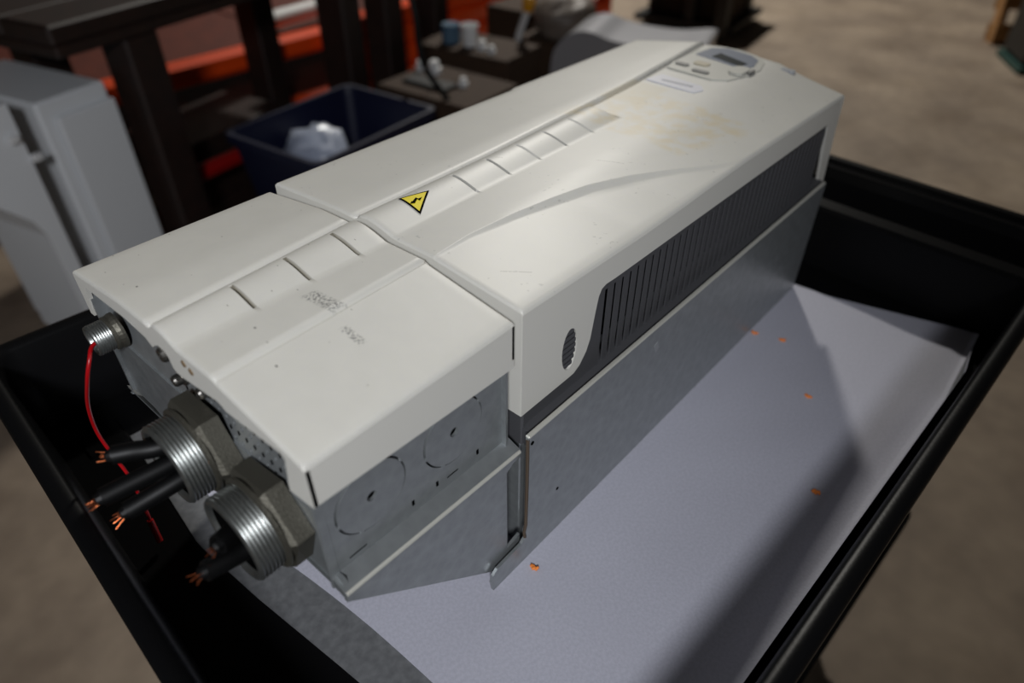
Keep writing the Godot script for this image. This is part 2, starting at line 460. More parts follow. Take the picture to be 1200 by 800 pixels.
func foam():
	org = V(0.17, -0.243, -0.36)
	var rp := FastNoiseLite.new(); rp.seed = 6; rp.frequency = 5.0; rp.fractal_octaves = 2
	for layer in 2:
		var st := sb(); st.set_smooth_group(3)
		var nu := 60; var nw := 80
		var P := func(i: int, j: int, under: float) -> Vector3:
			var s := float(i) / nu; var r := float(j) / nw
			var edge := lin([[0.0, 0.4500], [0.8, 0.4480], [1.0, 0.4370]], r)
			var climb := 0.052 * (1.0 - smoothstep(0.70, 1.0, r))
			var u := lerpf(-0.105, edge, minf(1.0, s / 0.86))
			var zf := lin([[-0.12, -0.008], [0.06, 0.014], [0.14, 0.009], [0.23, 0.0], [0.45, -0.02]], u)
			if layer == 1: zf -= 0.026 + 0.010 * sin(u * 9.0)
			var zb := lin([[-0.12, -0.70], [0.276, -0.6955], [0.4445, -0.742]], u)
			if layer == 0: zb += 0.006
			var w := (lerpf(zf, zb, r) - 0.061 * u) / 0.998
			var up := climb * maxf(0.0, (s - 0.86) / 0.14)
			u += 0.089 * up
			var out := C(u, 0, w)
			var lift := 0.0016 * (rp.get_noise_2d(out.x, out.z) + 1.0) * smoothstep(0.27, 0.31, out.x) * (1.0 if s < 0.84 else 0.0)
			out.y = HY - 0.2441 + 0.0009 * layer + 0.0008 * (1.0 - under) + lift * layer + up
			return out
		for j in nw:
			for i in nu:
				q4(st, P.call(i, j, 0.0), P.call(i + 1, j, 0.0), P.call(i + 1, j + 1, 0.0), P.call(i, j + 1, 0.0), Vector3.UP)
		st.set_smooth_group(-1)
		for i in nu:
			for j in [0, nw]: q4(st, P.call(i, j, 0.0), P.call(i + 1, j, 0.0), P.call(i + 1, j, 1.0), P.call(i, j, 1.0), Vector3(0, 0, 1 if j == 0 else -1))
		for j in nw:
			for i in [0, nu]: q4(st, P.call(i, j, 0.0), P.call(i, j + 1, 0.0), P.call(i, j + 1, 1.0), P.call(i, j, 1.0), Vector3(1 if i else -1, 0, 0))
		var o := obj("foam_sheet", st, M["foam"] if layer else M["foam_single"])
		if layer: tag(o, "white packing foam sheet lining the tray under the drive", "foam sheet")
		else: tag(o, "thin see-through foam sheet edge peeking out below the white foam sheet", "foam sheet")

# ------------------------------------------------------------------ the drive
func ridge_shape(s: float) -> float:
	return sin(PI * pow(clampf(s, 0, 1), 0.62))

func low_y(x: float, z: float) -> float:
	var t := clampf(-z / 0.157, 0, 1)
	var g := lerpf(0.1175, 0.1070, t); var r := 0.1475; var c := lerpf(0.1895, 0.1865, t)
	var y := 0.0
	if x < g: y = 0.0105 * minf(1.0, x / 0.074) + 0.0012 * clampf((x - 0.074) / 0.03, 0, 1)
	elif x < r:
		var s := (x - g) / (r - g)
		y = lerpf(0.0105, 0.0116, s) + 0.0058 * ridge_shape(s)
		if s > 0.22 and s < 0.97:
			for zs in [-0.0520, -0.0925, -0.1325]:
				if absf(z - zs) < 0.00131: y -= 0.0030 * minf(1.0, (s - 0.22) * 6.0)
	elif x < c: y = lerpf(0.0116, 0.0128, (x - r) / (c - r))
	else: y = lerpf(0.0112, 0.0, (x - c) / (DW - c))
	if absf(x - g) < 0.0007: y -= 0.0024
	if absf(x - c) < 0.0003: y -= 0.0007
	return y

func up_crease(z: float) -> float:
	return lin([[0.16, 0.1872], [0.20, 0.1845], [0.2429, 0.1877], [0.285, 0.1935], [0.32, 0.2000], [0.3567, 0.2130], [0.3788, 0.2235], [0.3986, 0.2335], [0.43, 0.2520], [0.45, 0.2600], [0.9, 0.2600]], -z)

func up_groove(z: float) -> float:
	return lin([[0.16, 0.1062], [0.25, 0.1068], [0.3137, 0.1062], [0.3869, 0.1034], [0.4718, 0.1003], [0.529, 0.0975], [0.5867, 0.0924], [0.6363, 0.0896], [0.6879, 0.0844], [0.75, 0.078]], -z)

func up_y(x: float, z: float) -> float:
	var g := up_groove(z); var c := up_crease(z)
	var r := lin([[0.16, 0.1465], [0.25, 0.1440], [0.43, 0.1415], [0.9, 0.1415]], -z)
	var ye := lin([[0.16, 0.0057], [0.45, 0.004], [0.7, -0.002]], -z)
	var y := 0.0
	if x < g:
		y = 0.005 + 0.0068 * minf(1.0, x / 0.085)
		y += 0.003 * smoothstep(0.50, 0.70, -z) * clampf(x / 0.06, 0, 1)
	elif x < r:
		var s := (x - g) / (r - g)
		var fade := 1.0 - smoothstep(0.4465, 0.4515, -z - 0.004 * (s - 0.3))
		y = 0.0117 + 0.0052 * ridge_shape(s) * fade
		if s > 0.2 and s < 0.97:
			for zs in [-0.2522, -0.2918, -0.3305, -0.3677, -0.4070]:
				if absf(z - zs) < 0.00101: y -= 0.0020 * minf(1.0, (s - 0.2) * 6.0)
	elif x < 0.187: y = lerpf(0.0117, 0.0124, (x - r) / (0.187 - r))
	else: y = lerpf(0.0124, ye, (x - 0.187) / (DW - 0.187))
	if x > c: y -= lin([[0.16, 0.0004], [0.21, 0.0016], [0.30, 0.0034], [0.36, 0.0028], [0.40, 0.0015], [0.45, 0.0006], [0.47, 0.0], [0.9, 0.0]], -z) * smoothstep(0.0, lin([[0.16, 0.001], [0.29, 0.0065], [0.34, 0.008], [0.40, 0.006], [0.9, 0.004]], -z), x - c)
	if absf(x - g) < 0.0007: y -= 0.0022
	return y

# a cover's top: rows along z, columns that follow the groove and the crease, edges rolled over
func cover_top(st: SurfaceTool, yf: Callable, gf: Callable, cf: Callable, zs: Array, back: Callable, xl: Callable, xr: Callable, uvf: Callable):
	var grid := []
	var nz := zs.size()
	for j in nz:
		var row := []
		var z0: float = zs[j]
		var g: float = gf.call(z0); var c: float = cf.call(z0)
		var L: float = xl.call(z0); var R: float = xr.call(z0)
		var xs := []
		for a in [0.0, 0.0006, 0.0018, 0.0032]: xs.append(L + a)
		for k in range(1, 12): xs.append(lerpf(L + 0.0032, g - 0.0012, k / 12.0))
		for a in [-0.0012, -0.0006, 0.0, 0.0006, 0.0014]: xs.append(g + a)
		var r := 0.1475
		for k in range(1, 17): xs.append(lerpf(g + 0.0014, r, k / 16.0))
		for k in range(1, 7): xs.append(lerpf(r, c - 0.0006, k / 6.0))
		for a in [0.0, 0.0006, 0.002, 0.004, 0.006, 0.008]: xs.append(minf(c + a, R - 0.0036 + a * 0.01))
		for k in range(1, 9): xs.append(lerpf(minf(c + 0.008, R - 0.0035), R - 0.0032, k / 8.0))
		for a in [0.0018, 0.0006, 0.0]: xs.append(R - a)
		for i in xs.size():
			var x: float = xs[i]
			var z: float = back.call(x, z0)
			var dx := minf(x - L, R - x)
			var drop := 0.0
			if dx < 0.0032: drop = 0.0032 - sqrt(maxf(0.0, 0.0032 ** 2 - (0.0032 - dx) ** 2))
			var dz := minf(absf(z0 - zs[0]), absf(z0 - zs[nz - 1]))
			if dz < 0.0022: drop = maxf(drop, 0.0022 - sqrt(maxf(0.0, 0.0022 ** 2 - (0.0022 - dz) ** 2)))
			row.append(V(x, yf.call(clampf(x, 0, DW), z0) - drop, z))
		grid.append(row)
	st.set_smooth_group(1)
	for j in nz - 1:
		for i in grid[j].size() - 1:
			var a: Vector3 = grid[j][i]; var b: Vector3 = grid[j][i + 1]; var c2: Vector3 = grid[j + 1][i + 1]; var d: Vector3 = grid[j + 1][i]
			t3(st, a, b, c2, Vector3.UP, uvf.call(a), uvf.call(b), uvf.call(c2))
			t3(st, a, c2, d, Vector3.UP, uvf.call(a), uvf.call(c2), uvf.call(d))
	st.set_smooth_group(-1)
	return grid

func z_rows(z0: float, z1: float, step: float, fine: Array) -> Array:
	var out := [z0, z0 - 0.0004, z0 - 0.0012, z0 - 0.0022]
	for f in fine:
		var z: float = f[0]
		if f[1] > 0.0: out.append_array([z + f[1] + 0.0006, z + f[1] + 0.0003, z + f[1], z - f[1], z - f[1] - 0.0003, z - f[1] - 0.0006])
		while f[1] < 0.0 and z > f[1]:
			out.append(z); z -= 0.0005
	var zz := z0 - 0.005
	while zz > z1 + 0.004:
		var ok := true
		for f in fine:
			if f[1] < 0.0 and zz < f[0] + 0.0004 and zz > f[1] - 0.0004: ok = false
			if f[1] > 0.0 and absf(zz - f[0]) < f[1] + 0.0012: ok = false
		if ok: out.append(zz)
		zz -= step
	out.append_array([z1 + 0.0022, z1 + 0.0012, z1 + 0.0004, z1])
	out.sort(); out.reverse()
	return out

func drive():
	org = V(0.13, -0.2423, -0.42)
	var t := thing("motor_drive", "large pale grey motor drive with galvanized steel sides lying in the cart tray", "motor drive")
	var gal: Material = M["galvanized_steel"]; var dark: Material = M["dark_plastic"]; var plain: Material = M["cover_plain"]
	var SX := func(x: float) -> Callable: return func(p): return V(x, p.y, p.x)      # (z, y) polygons at a given x

	# --- cover over the cable end
	var st := sb()
	var fine := []
	for zs in [-0.0520, -0.0925, -0.1325]: fine.append([zs, 0.0013])
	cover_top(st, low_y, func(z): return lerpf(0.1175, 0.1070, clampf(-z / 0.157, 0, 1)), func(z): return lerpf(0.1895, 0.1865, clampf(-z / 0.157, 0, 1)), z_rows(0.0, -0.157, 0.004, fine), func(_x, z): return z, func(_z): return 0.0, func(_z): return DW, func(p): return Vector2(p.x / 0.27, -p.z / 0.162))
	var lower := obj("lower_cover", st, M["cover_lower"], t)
	st = sb()
	prism(st, PackedVector2Array([Vector2(-0.0004, -0.0030), Vector2(-0.157, -0.0030), Vector2(-0.157, -0.0375), Vector2(-0.0004, -0.0310)]), SX.call(DW - 0.0025), Vector3(0.0025, 0, 0))
	prism(st, PackedVector2Array([Vector2(-0.0004, -0.0030), Vector2(-0.157, -0.0030), Vector2(-0.157, -0.0365), Vector2(-0.0004, -0.0365)]), SX.call(0.0025), Vector3(-0.0025, 0, 0))
	# front lip, its lower edge cut to clear the bolt and the cable plate
	var lip := PackedVector2Array()
	for k in 45: 
		var x := DW * k / 44.0
		lip.append(Vector2(x, low_y(x, -0.001) - (0.0032 if k in [0, 44] else 0.0021)))
	for p in [[0.2650, -0.0312], [0.2606, -0.0325], [0.2424, -0.0350], [0.2430, -0.0300], [0.2458, -0.0150], [0.2474, -0.0060], [0.2440, -0.0040], [0.1914, -0.0095], [0.1842, -0.0065], [0.1420, -0.0135], [0.1345, -0.0140], [0.1318, -0.0110], [0.1308, -0.0045], [0.1270, -0.0012], [0.1200, -0.0010], [0.1140, -0.0045], [0.1090, -0.0085], [0.1020, -0.0042], [0.0755, -0.0026], [0.0165, -0.0068], [0.0120, -0.0180], [0.0060, -0.0360], [0.0, -0.0364]]:
		lip.append(Vector2(p[0], p[1]))
	prism(st, lip, func(p): return V(p.x, p.y, -0.0028), Vector3(0, 0, 0.0028))
	# back wall under the joint
	var bw := PackedVector2Array()
	for k in 31: bw.append(Vector2(DW * k / 30.0, low_y(DW * k / 30.0, -0.156) - 0.0021))
	bw.append_array([Vector2(DW, -0.03), Vector2(0, -0.03)])
	prism(st, bw, func(p): return V(p.x, p.y, -0.157), Vector3(0, 0, 0.002))
	obj("rim", st, plain, lower)
	st = sb()
	for s in [[0.1530, 0.0035], [0.1600, 0.0015]]:
		lathe(st, [[0.0, 0.0006], [0.0022, 0.0005], [0.0024, 0.0]], V(s[0], s[1], 0.0), Vector3.BACK, 14)
	obj("glue_spot", st, mat("glue_brown", Color(0.42, 0.33, 0.20), 0.5), lower)

	# --- main cover
	st = sb()
	fine = []
	for zs in [-0.2522, -0.2918, -0.3305, -0.3677, -0.4070]: fine.append([zs, 0.0010])
	fine.append([-0.4445, -0.4535])
	var bulge := func(x: float, z: float) -> float:
		return z - smoothstep(0.45, 0.70, -z) * lin([[0.0, 0.0], [0.06, 0.010], [0.105, 0.026], [0.15, 0.018], [0.21, 0.002], [0.27, 0.0]], x)
	var XL := func(z: float) -> float: return -0.003 * smoothstep(0.452, 0.462, -z)
	var XR := func(z: float) -> float: return 0.2665
	var top: Array = cover_top(st, up_y, up_groove, up_crease, z_rows(-0.163, -0.700, 0.006, fine), bulge, XL, XR, func(p): return Vector2(p.x / 0.27, (-p.z - 0.16) / 0.56))
	var upper := obj("main_cover", st, M["cover_upper"], t)
	st = sb()
	# side wall towards the vent, built in two halves round the small oval window
	var wx := 0.2632; var wt := Vector3(0.0033, 0, 0)
	var hz := -0.2165; var hy := -0.0585
	var up := []
	for k in 13: up.append(Vector2(lerpf(-0.1632, hz, k / 12.0), up_y(DW, lerpf(-0.1632, hz, k / 12.0)) - 0.0032))
	var A := PackedVector2Array(up)
	A.append_array(circle(Vector2(hz, hy), 0.0088, 0.0190, PI / 2, -PI / 2, 14))
	A.append_array([Vector2(hz, -0.0868), Vector2(-0.1632, -0.0868)])
	prism(st, A, SX.call(wx), wt)
	var B := PackedVector2Array()
	for k in 50: B.append(Vector2(lerpf(hz, -0.698, k / 49.0), up_y(DW, lerpf(hz, -0.698, k / 49.0)) - 0.0032))
	B.append_array([Vector2(-0.7005, -0.02), Vector2(-0.7200, -0.127), Vector2(-0.7165, -0.1305), Vector2(-0.7055, -0.1240), Vector2(-0.6715, -0.0290), Vector2(-0.6680, -0.0262)])
	for k in 9: B.append(Vector2(lerpf(-0.64, -0.268, k / 8.0), lerpf(-0.0262, -0.0225, k / 8.0)))
	B.append_array([Vector2(-0.2570, -0.0218), Vector2(-0.2515, -0.0235), Vector2(-0.2485, -0.0290), Vector2(-0.2460, -0.0420), Vector2(-0.2425, -0.0640), Vector2(-0.2385, -0.0740), Vector2(-0.2310, -0.0830), Vector2(-0.2240, -0.0866), Vector2(hz, -0.0868)])
	B.append_array(circle(Vector2(hz, hy), 0.0088, 0.0190, -PI / 2, -PI * 1.5, 14))
	prism(st, B, SX.call(wx), wt)
	# matching plain wall on the hidden side
	var Cc := PackedVector2Array()
	for k in 30: Cc.append(Vector2(lerpf(-0.1632, -0.698, k / 29.0), up_y(0.0, lerpf(-0.1632, -0.698, k / 29.0)) - 0.0032))
	Cc.append_array([Vector2(-0.7165, -0.1305), Vector2(-0.7055, -0.1240), Vector2(-0.668, -0.03), Vector2(-0.26, -0.0225), Vector2(-0.2425, -0.064), Vector2(-0.224, -0.0868), Vector2(-0.1632, -0.0868)])
	prism(st, Cc, SX.call(0.0033), Vector3(-0.0033, 0, 0))
	# front return, down to the joint
	var fr := PackedVector2Array()
	for k in 45: fr.append(Vector2(0.266 * k / 44.0, up_y(minf(0.266 * k / 44.0, DW), -0.164) - 0.0021))
	fr.append_array([Vector2(0.2663, -0.0868), Vector2(0.2480, -0.0868), Vector2(0.2480, -0.012), Vector2(0.018, -0.012), Vector2(0.018, -0.0868), Vector2(0.0, -0.0868)])
	prism(st, fr, func(p): return V(p.x, p.y, -0.1655), Vector3(0, 0, 0.0025))
	# far end, following the rounded top edge
	for i in top[-1].size() - 1:
		var a: Vector3 = top[-1][i]; var b: Vector3 = top[-1][i + 1]
		q4(st, a, b, b + Vector3(0, -0.10, -0.012), a + Vector3(0, -0.10, -0.012), Vector3(0, 0, -1))
	obj("shell", st, plain, upper)
	# oval window with its louvres
	st = sb(); prism(st, circle(Vector2(hz, hy), 0.0095, 0.0198, 0, TAU, 28).slice(0, 28), SX.call(0.2625), Vector3(0.0022, 0, 0))
	var oval := obj("oval_vent", st, M["vent_black"], t)
	for k in 7:
		var yy := hy - 0.0150 + 0.0050 * k
		var hw := 0.0088 * sqrt(maxf(0.0, 1.0 - pow((yy - hy) / 0.019, 2)))
		st = sb(); box(st, V(0.2654, yy, hz), Vector3(0.0014, 0.0032, 1.84 * hw), 0.0003); obj("slat", st, dark, oval)
	# --- dark inner housing with the slotted side vent
	st = sb()
	box(st, V(0.1230, -0.0640, -0.4330), Vector3(0.2300, 0.1000, 0.5340), 0.002)
	obj("inner_housing", st, M["vent_black"], t)
	st = sb()
	for sx in [[0.2618, 0.0034], [0.0032, -0.0025]]:
		prism(st, PackedVector2Array([Vector2(-0.1660, -0.1180), Vector2(-0.1660, -0.0800), Vector2(-0.2200, -0.0800), Vector2(-0.2400, -0.0500), Vector2(-0.2440, -0.0180), Vector2(-0.2585, -0.0180), Vector2(-0.2585, -0.1015), Vector2(-0.7000, -0.1075), Vector2(-0.7000, -0.1180)]), SX.call(sx[0]), Vector3(sx[1], 0, 0))
		prism(st, PackedVector2Array([Vector2(-0.2585, -0.0180), Vector2(-0.2585, -0.0285), Vector2(-0.6720, -0.0315), Vector2(-0.6720, -0.0180)]), SX.call(sx[0]), Vector3(sx[1], 0, 0))
	box(st, V(0.2560, -0.1020, -0.1680), Vector3(0.020, 0.034, 0.006), 0.0015)
	prism(st, PackedVector2Array([Vector2(0.2560, -0.1000), Vector2(0.2640, -0.1000), Vector2(0.2756, -0.1012), Vector2(0.2756, -0.1160), Vector2(0.2560, -0.1160)]), func(p): return V(p.x, p.y, -0.1660), Vector3(0, 0, -0.5320))
	var vent := obj("side_vent", st, dark, t)
	for k in 39:
		var z := -0.2672 - 0.01065 * k
		st = sb()
		prism(st, PackedVector2Array([Vector2(z + 0.0031, -0.026), Vector2(z - 0.0031, -0.026), Vector2(z - 0.0031, -0.1070), Vector2(z + 0.0031, -0.1070)]), SX.call(0.2636), Vector3(0.0015, 0, 0))
		obj("slat", st, dark, vent)
	# --- galvanized chassis
	st = sb(); box(st, V(0.1325, -0.1790, -0.4290), Vector3(0.2620, 0.1220, 0.5260), 0.001)
	obj("chassis", st, gal, t)
	var plate := PackedVector2Array([Vector2(-0.1580, -0.0975), Vector2(-0.6880, -0.0968), Vector2(-0.6900, -0.0990), Vector2(-0.6885, -0.2420), Vector2(-0.1190, -0.2420), Vector2(-0.1170, -0.2290), Vector2(-0.1190, -0.2220), Vector2(-0.1240, -0.2180), Vector2(-0.1530, -0.2165), Vector2(-0.1575, -0.2120), Vector2(-0.1560, -0.2040), Vector2(-0.1580, -0.1980)])
	st = sb(); prism(st, plate, SX.call(0.2755), Vector3(0.0025, 0, 0))
	var sp := obj("side_plate", st, gal, t)
	var edge := mat("edge_highlight", Color(0.74, 0.735, 0.70), 0.4, 0.25)  # pale tone paints a highlight along the cut edge and the bend
	st = sb(); box(st, V(0.2764, -0.0972, -0.4230), Vector3(0.0040, 0.0026, 0.5290), 0.0008)
	obj("plate_edge", st, edge, sp)
	st = sb(); tube(st, [V(0.2772, -0.0990, -0.1582), V(0.2774, -0.1500, -0.1584), V(0.2774, -0.1970, -0.1582), V(0.2774, -0.2045, -0.1564), V(0.2774, -0.2120, -0.1576)], 0.0014, 8)
	obj("rusty_edge", st, mat("rust_brown", Color(0.30, 0.25, 0.20), 0.7, 0.1), sp)
	st = sb(); prism(st, plate, SX.call(-0.0105), Vector3(-0.0025, 0, 0)); obj("side_plate", st, gal, t)
	for h in [[-0.1970, -0.1873, 0.0016], [-0.1625, -0.1050, 0.0018]]:
		st = sb(); lathe(st, [[0.0, 0.0003], [h[2], 0.0002], [h[2], 0.0]], V(0.278, h[1], h[0]), Vector3.RIGHT, 12)
		obj("rivet_hole", st, M["vent_black"], sp)
	st = sb(); box(st, V(0.2781, -0.1205, -0.331), Vector3(0.0004, 0.011, 0.006), 0.0001, Basis(Vector3.RIGHT, 0.5))
	obj("scratch", st, mat("scratch_bright", Color(0.62, 0.63, 0.64), 0.4, 0.5), sp)
	# --- cable box: side with two knock-outs, ledge, lower side, sloped floor, cable plate
	var zk := [-0.0375, -0.1045]; var yk := -0.0600; var rk := 0.0262
	for side in 2:
		var sx: float = [0.2575, 0.0115][side]
		var d := Vector3(0.0025 if side == 0 else -0.0025, 0, 0)
		st = sb()
		var upq := PackedVector2Array([Vector2(-0.0010, yk), Vector2(-0.0010, -0.0150), Vector2(-0.1500, -0.0150), Vector2(-0.1500, yk)])
		var loq := PackedVector2Array([Vector2(-0.1500, yk), Vector2(-0.1500, -0.1180), Vector2(-0.0010, -0.1060), Vector2(-0.0010, yk)])
		if side == 0:
			for k in [1, 0]: upq.append_array(circle(Vector2(zk[k], yk), rk, rk, PI, 0, 22))
			for k in [0, 1]: loq.append_array(circle(Vector2(zk[k], yk), rk, rk, 0, -PI, 22))
		prism(st, upq, SX.call(sx), d); prism(st, loq, SX.call(sx), d)
		if side == 0:
			prism(st, PackedVector2Array([Vector2(sx, -0.1010), Vector2(0.2600, -0.1015), Vector2(0.2718, -0.1060), Vector2(0.2728, -0.1075), Vector2(0.2728, -0.1105), Vector2(0.2700, -0.1120), Vector2(sx, -0.1100)]), func(p): return V(p.x, p.y - 0.0, -0.001), Vector3(0, -0.0060, -0.1560))
			box(st, V(0.2588, -0.0620, -0.0040), Vector3(0.0030, 0.1020, 0.0070), 0.0008)
		var cs := obj("cable_box_side", st, gal, t)
		st = sb()
		var lx: float = [0.2702, 0.0060][side]
		prism(st, PackedVector2Array([Vector2(-0.0010, -0.1085 if side == 0 else -0.112), Vector2(-0.0005, -0.1125), Vector2(-0.1260, -0.2285), Vector2(-0.1565, -0.2260), Vector2(-0.1565, -0.2110), Vector2(-0.1415, -0.2150), Vector2(-0.1410, -0.1230), Vector2(-0.1480, -0.1180), Vector2(-0.1570, -0.1180), Vector2(-0.1570, -0.1120), Vector2(-0.1410, -0.1120)]), SX.call(lx), d)
		var ls := obj("lower_side", st, gal, t)
		if side == 0:
			st = sb(); tube(st, [V(0.2716, -0.1072, -0.0015), V(0.2716, -0.1132, -0.1560)], 0.0017, 8)
			obj("bend_highlight", st, edge, ls)  # pale tube carries the painted highlight of the bend
		if side == 0:
			for k in 2:
				st = sb()
				lathe(st, [[0.0036, 0.0], [0.0036, 0.0031], [0.0249, 0.0031], [0.0249, 0.0]], V(sx, yk, zk[k]), Vector3.RIGHT, 44)
				for a in [-2.0, -2.9, 0.4]:
					box(st, V(sx + 0.0014, yk + sin(a) * 0.0259, zk[k] - cos(a) * 0.0259), Vector3(0.0026, 0.0030, 0.0030), 0.0003)
				obj("knockout", st, gal, cs)
				st = sb(); lathe(st, [[0.0, 0.0], [0.0268, 0.0], [0.0268, 0.0004], [0.0, 0.0004]], V(sx + 0.0004, yk, zk[k]), Vector3.RIGHT, 30)
				obj("knockout_gap", st, M["vent_black"], cs)
			for s in [[-0.0660, -0.0985, 0.0020, 0.0045], [-0.0870, -0.0990, 0.0020, 0.0045], [-0.1250, -0.1000, 0.0020, 0.0045], [-0.0215, -0.1010, 0.0130, 0.0008], [-0.1010, -0.1010, 0.0100, 0.0008]]:
				st = sb(); box(st, V(0.2600, s[1] + 0.004, s[0]), Vector3(0.0006, s[3], s[2]), 0.0001)
				obj("slot_mark", st, M["vent_black"], cs)
	st = sb()
	prism(st, PackedVector2Array([Vector2(-0.002, -0.1105), Vector2(-0.002, -0.1130), Vector2(-0.128, -0.2290), Vector2(-0.150, -0.2290), Vector2(-0.150, -0.2265), Vector2(-0.128, -0.2265)]), SX.call(-0.004), Vector3(0.273, 0, 0))
	prism(st, PackedVector2Array([Vector2(-0.150, -0.02), Vector2(-0.152, -0.02), Vector2(-0.152, -0.2280), Vector2(-0.150, -0.2280)]), SX.call(0.002), Vector3(0.262, 0, 0))
	obj("cable_box_floor", st, gal, t)
	cable_plate(t, gal)
	hub(t, V(0.150, -0.061, -0.003), 0.0275, 0.033, 0.0345, 0.0145, 0.5)
	hub(t, V(0.217, -0.073, -0.003), 0.0282, 0.033, 0.0350, 0.0145, 0.35)
	hub(t, V(0.037, -0.034, -0.004), 0.0112, 0.019, 0.0130, 0.0050, 0.2)
	bolts(t)
	keypad(t)
	warning_label(t)

func cable_plate(t: Node3D, gal: Material):
	# perforated strip leaning back under the lip, then the flat plate that holds the hubs
	var st := sb()
	var top := V(0, -0.0085, -0.0125); var bot := V(0, -0.0500, -0.0045)
	var F := func(p: Vector2) -> Vector3: return Vector3(p.x, 0, 0) + top.lerp(bot, p.y)
	var hx := 0.0085; var rows := 4; var cols := 17
	var x0 := 0.1120
	prism(st, PackedVector2Array([Vector2(0.008, 0), Vector2(x0, 0), Vector2(x0, 1), Vector2(0.008, 1)]), F, Vector3(0, 0, -0.0018))
	prism(st, PackedVector2Array([Vector2(x0 + hx * cols, 0), Vector2(0.2575, 0), Vector2(0.2575, 1), Vector2(x0 + hx * cols, 1)]), F, Vector3(0, 0, -0.0018))
	for r in rows:
		for c in cols:
			var ca := Vector2(x0 + hx * (c + 0.5), (r + 0.5) / rows)
			var off := 0.0 if r % 2 == 0 else 0.0
			for k in 12:
				var a0 := TAU * k / 12.0; var a1 := TAU * (k + 1) / 12.0
				var e0 := Vector2(cos(a0), sin(a0)); var e1 := Vector2(cos(a1), sin(a1))
				var o0 := e0 / maxf(absf(e0.x), absf(e0.y)); var o1 := e1 / maxf(absf(e1.x), absf(e1.y))
				var sc := Vector2(hx * 0.5, 0.5 / rows); var si := Vector2(0.0017, 0.0017 / 0.0422)
				q4(st, F.call(ca + o0 * sc), F.call(ca + o1 * sc), F.call(ca + e1 * si + Vector2(off, 0)), F.call(ca + e0 * si + Vector2(off, 0)), Vector3.BACK)
				q4(st, F.call(ca + e0 * si), F.call(ca + e1 * si), F.call(ca + e1 * si) + Vector3(0, 0, -0.002), F.call(ca + e0 * si) + Vector3(0, 0, -0.002), -F.call(ca + e0 * si) + F.call(ca))
	obj("perforated_strip", st, gal, t)
	st = sb()
	prism(st, PackedVector2Array([Vector2(0.0060, -0.0480), Vector2(0.2600, -0.0480), Vector2(0.2600, -0.1010), Vector2(0.2660, -0.1010), Vector2(0.2680, -0.1050), Vector2(0.2700, -0.1130), Vector2(0.0520, -0.1130), Vector2(0.0400, -0.1080), Vector2(0.0120, -0.1080), Vector2(0.0060, -0.1020)]), func(p): return V(p.x, p.y, -0.0065), Vector3(0, 0, 0.0030))
	obj("cable_plate", st, gal, t)
	st = sb(); box(st, V(0.1325, -0.055, -0.075), Vector3(0.242, 0.095, 0.125), 0.002)
	obj("terminal_block", st, M["vent_black"], t)

func hub(t: Node3D, p: Vector3, r: float, length: float, rn: float, hn: float, turn: float):
	var st := sb()
	var prof := [[r * 0.83, 0.0], [r * 0.83, length - 0.001], [r * 0.88, length], [r * 0.955, length], [r * 0.985, length - 0.0012]]
	var h := length - 0.0016
	var pitch := 0.0024 if r > 0.02 else 0.0016
	while h > hn + 0.002:
		prof.append([r, h]); prof.append([r, h - pitch * 0.3]); prof.append([r * 0.957, h - pitch * 0.55]); prof.append([r * 0.957, h - pitch * 0.75])
		h -= pitch
	prof.append([r * 0.99, hn]); prof.append([r * 0.99, 0.0])
	lathe(st, prof, p, Vector3.BACK, 52, 0.0, true)
	var o := obj("conduit_hub", st, M["zinc"], t)
	st = sb()
	lathe(st, [[r * 0.97, 0.0], [rn, 0.0], [rn, hn - 0.003], [rn * 0.93, hn], [r * 0.97, hn]], p, Vector3.BACK, 6 if r > 0.02 else 28, turn)
	lathe(st, [[r * 0.97, hn], [r * 1.10, hn], [r * 1.10, hn + 0.002], [r * 0.97, hn + 0.0028]], p, Vector3.BACK, 40)
	obj("hub_nut", st, M["cast_zinc"], o)
	st = sb(); lathe(st, [[0.0, 0.0], [r * 0.84, 0.0], [r * 0.84, length - 0.003], [r * 0.80, length - 0.003], [r * 0.80, 0.001], [0.0, 0.001]], p, Vector3.BACK, 40)
	obj("hub_shade_lining", st, M["vent_black"], o)  # black lining puts the shade inside the hub into its colour

func bolts(t: Node3D):
	for s in [[0.1235, -0.0060, -0.004, 0.0052], [0.1210, -0.0300, -0.006, 0.0040], [0.1500, -0.0240, -0.008, 0.0040]]:
		var p := V(s[0], s[1], s[2]); var r: float = s[3]
		var st := sb()
		lathe(st, [[0.0, -0.004], [r * 1.45, -0.004], [r * 1.45, 0.001], [r, 0.0015], [r, 0.0048], [r * 0.8, 0.0062], [r * 0.45, 0.0066], [r * 0.42, 0.0040], [0.0, 0.0040]], p, Vector3.BACK, 20)
		obj("bolt", st, M["bolt_steel"], t)

func top_at(x: float, z: float, lift: float) -> Vector3: return V(x, up_y(x, z) + lift, z)

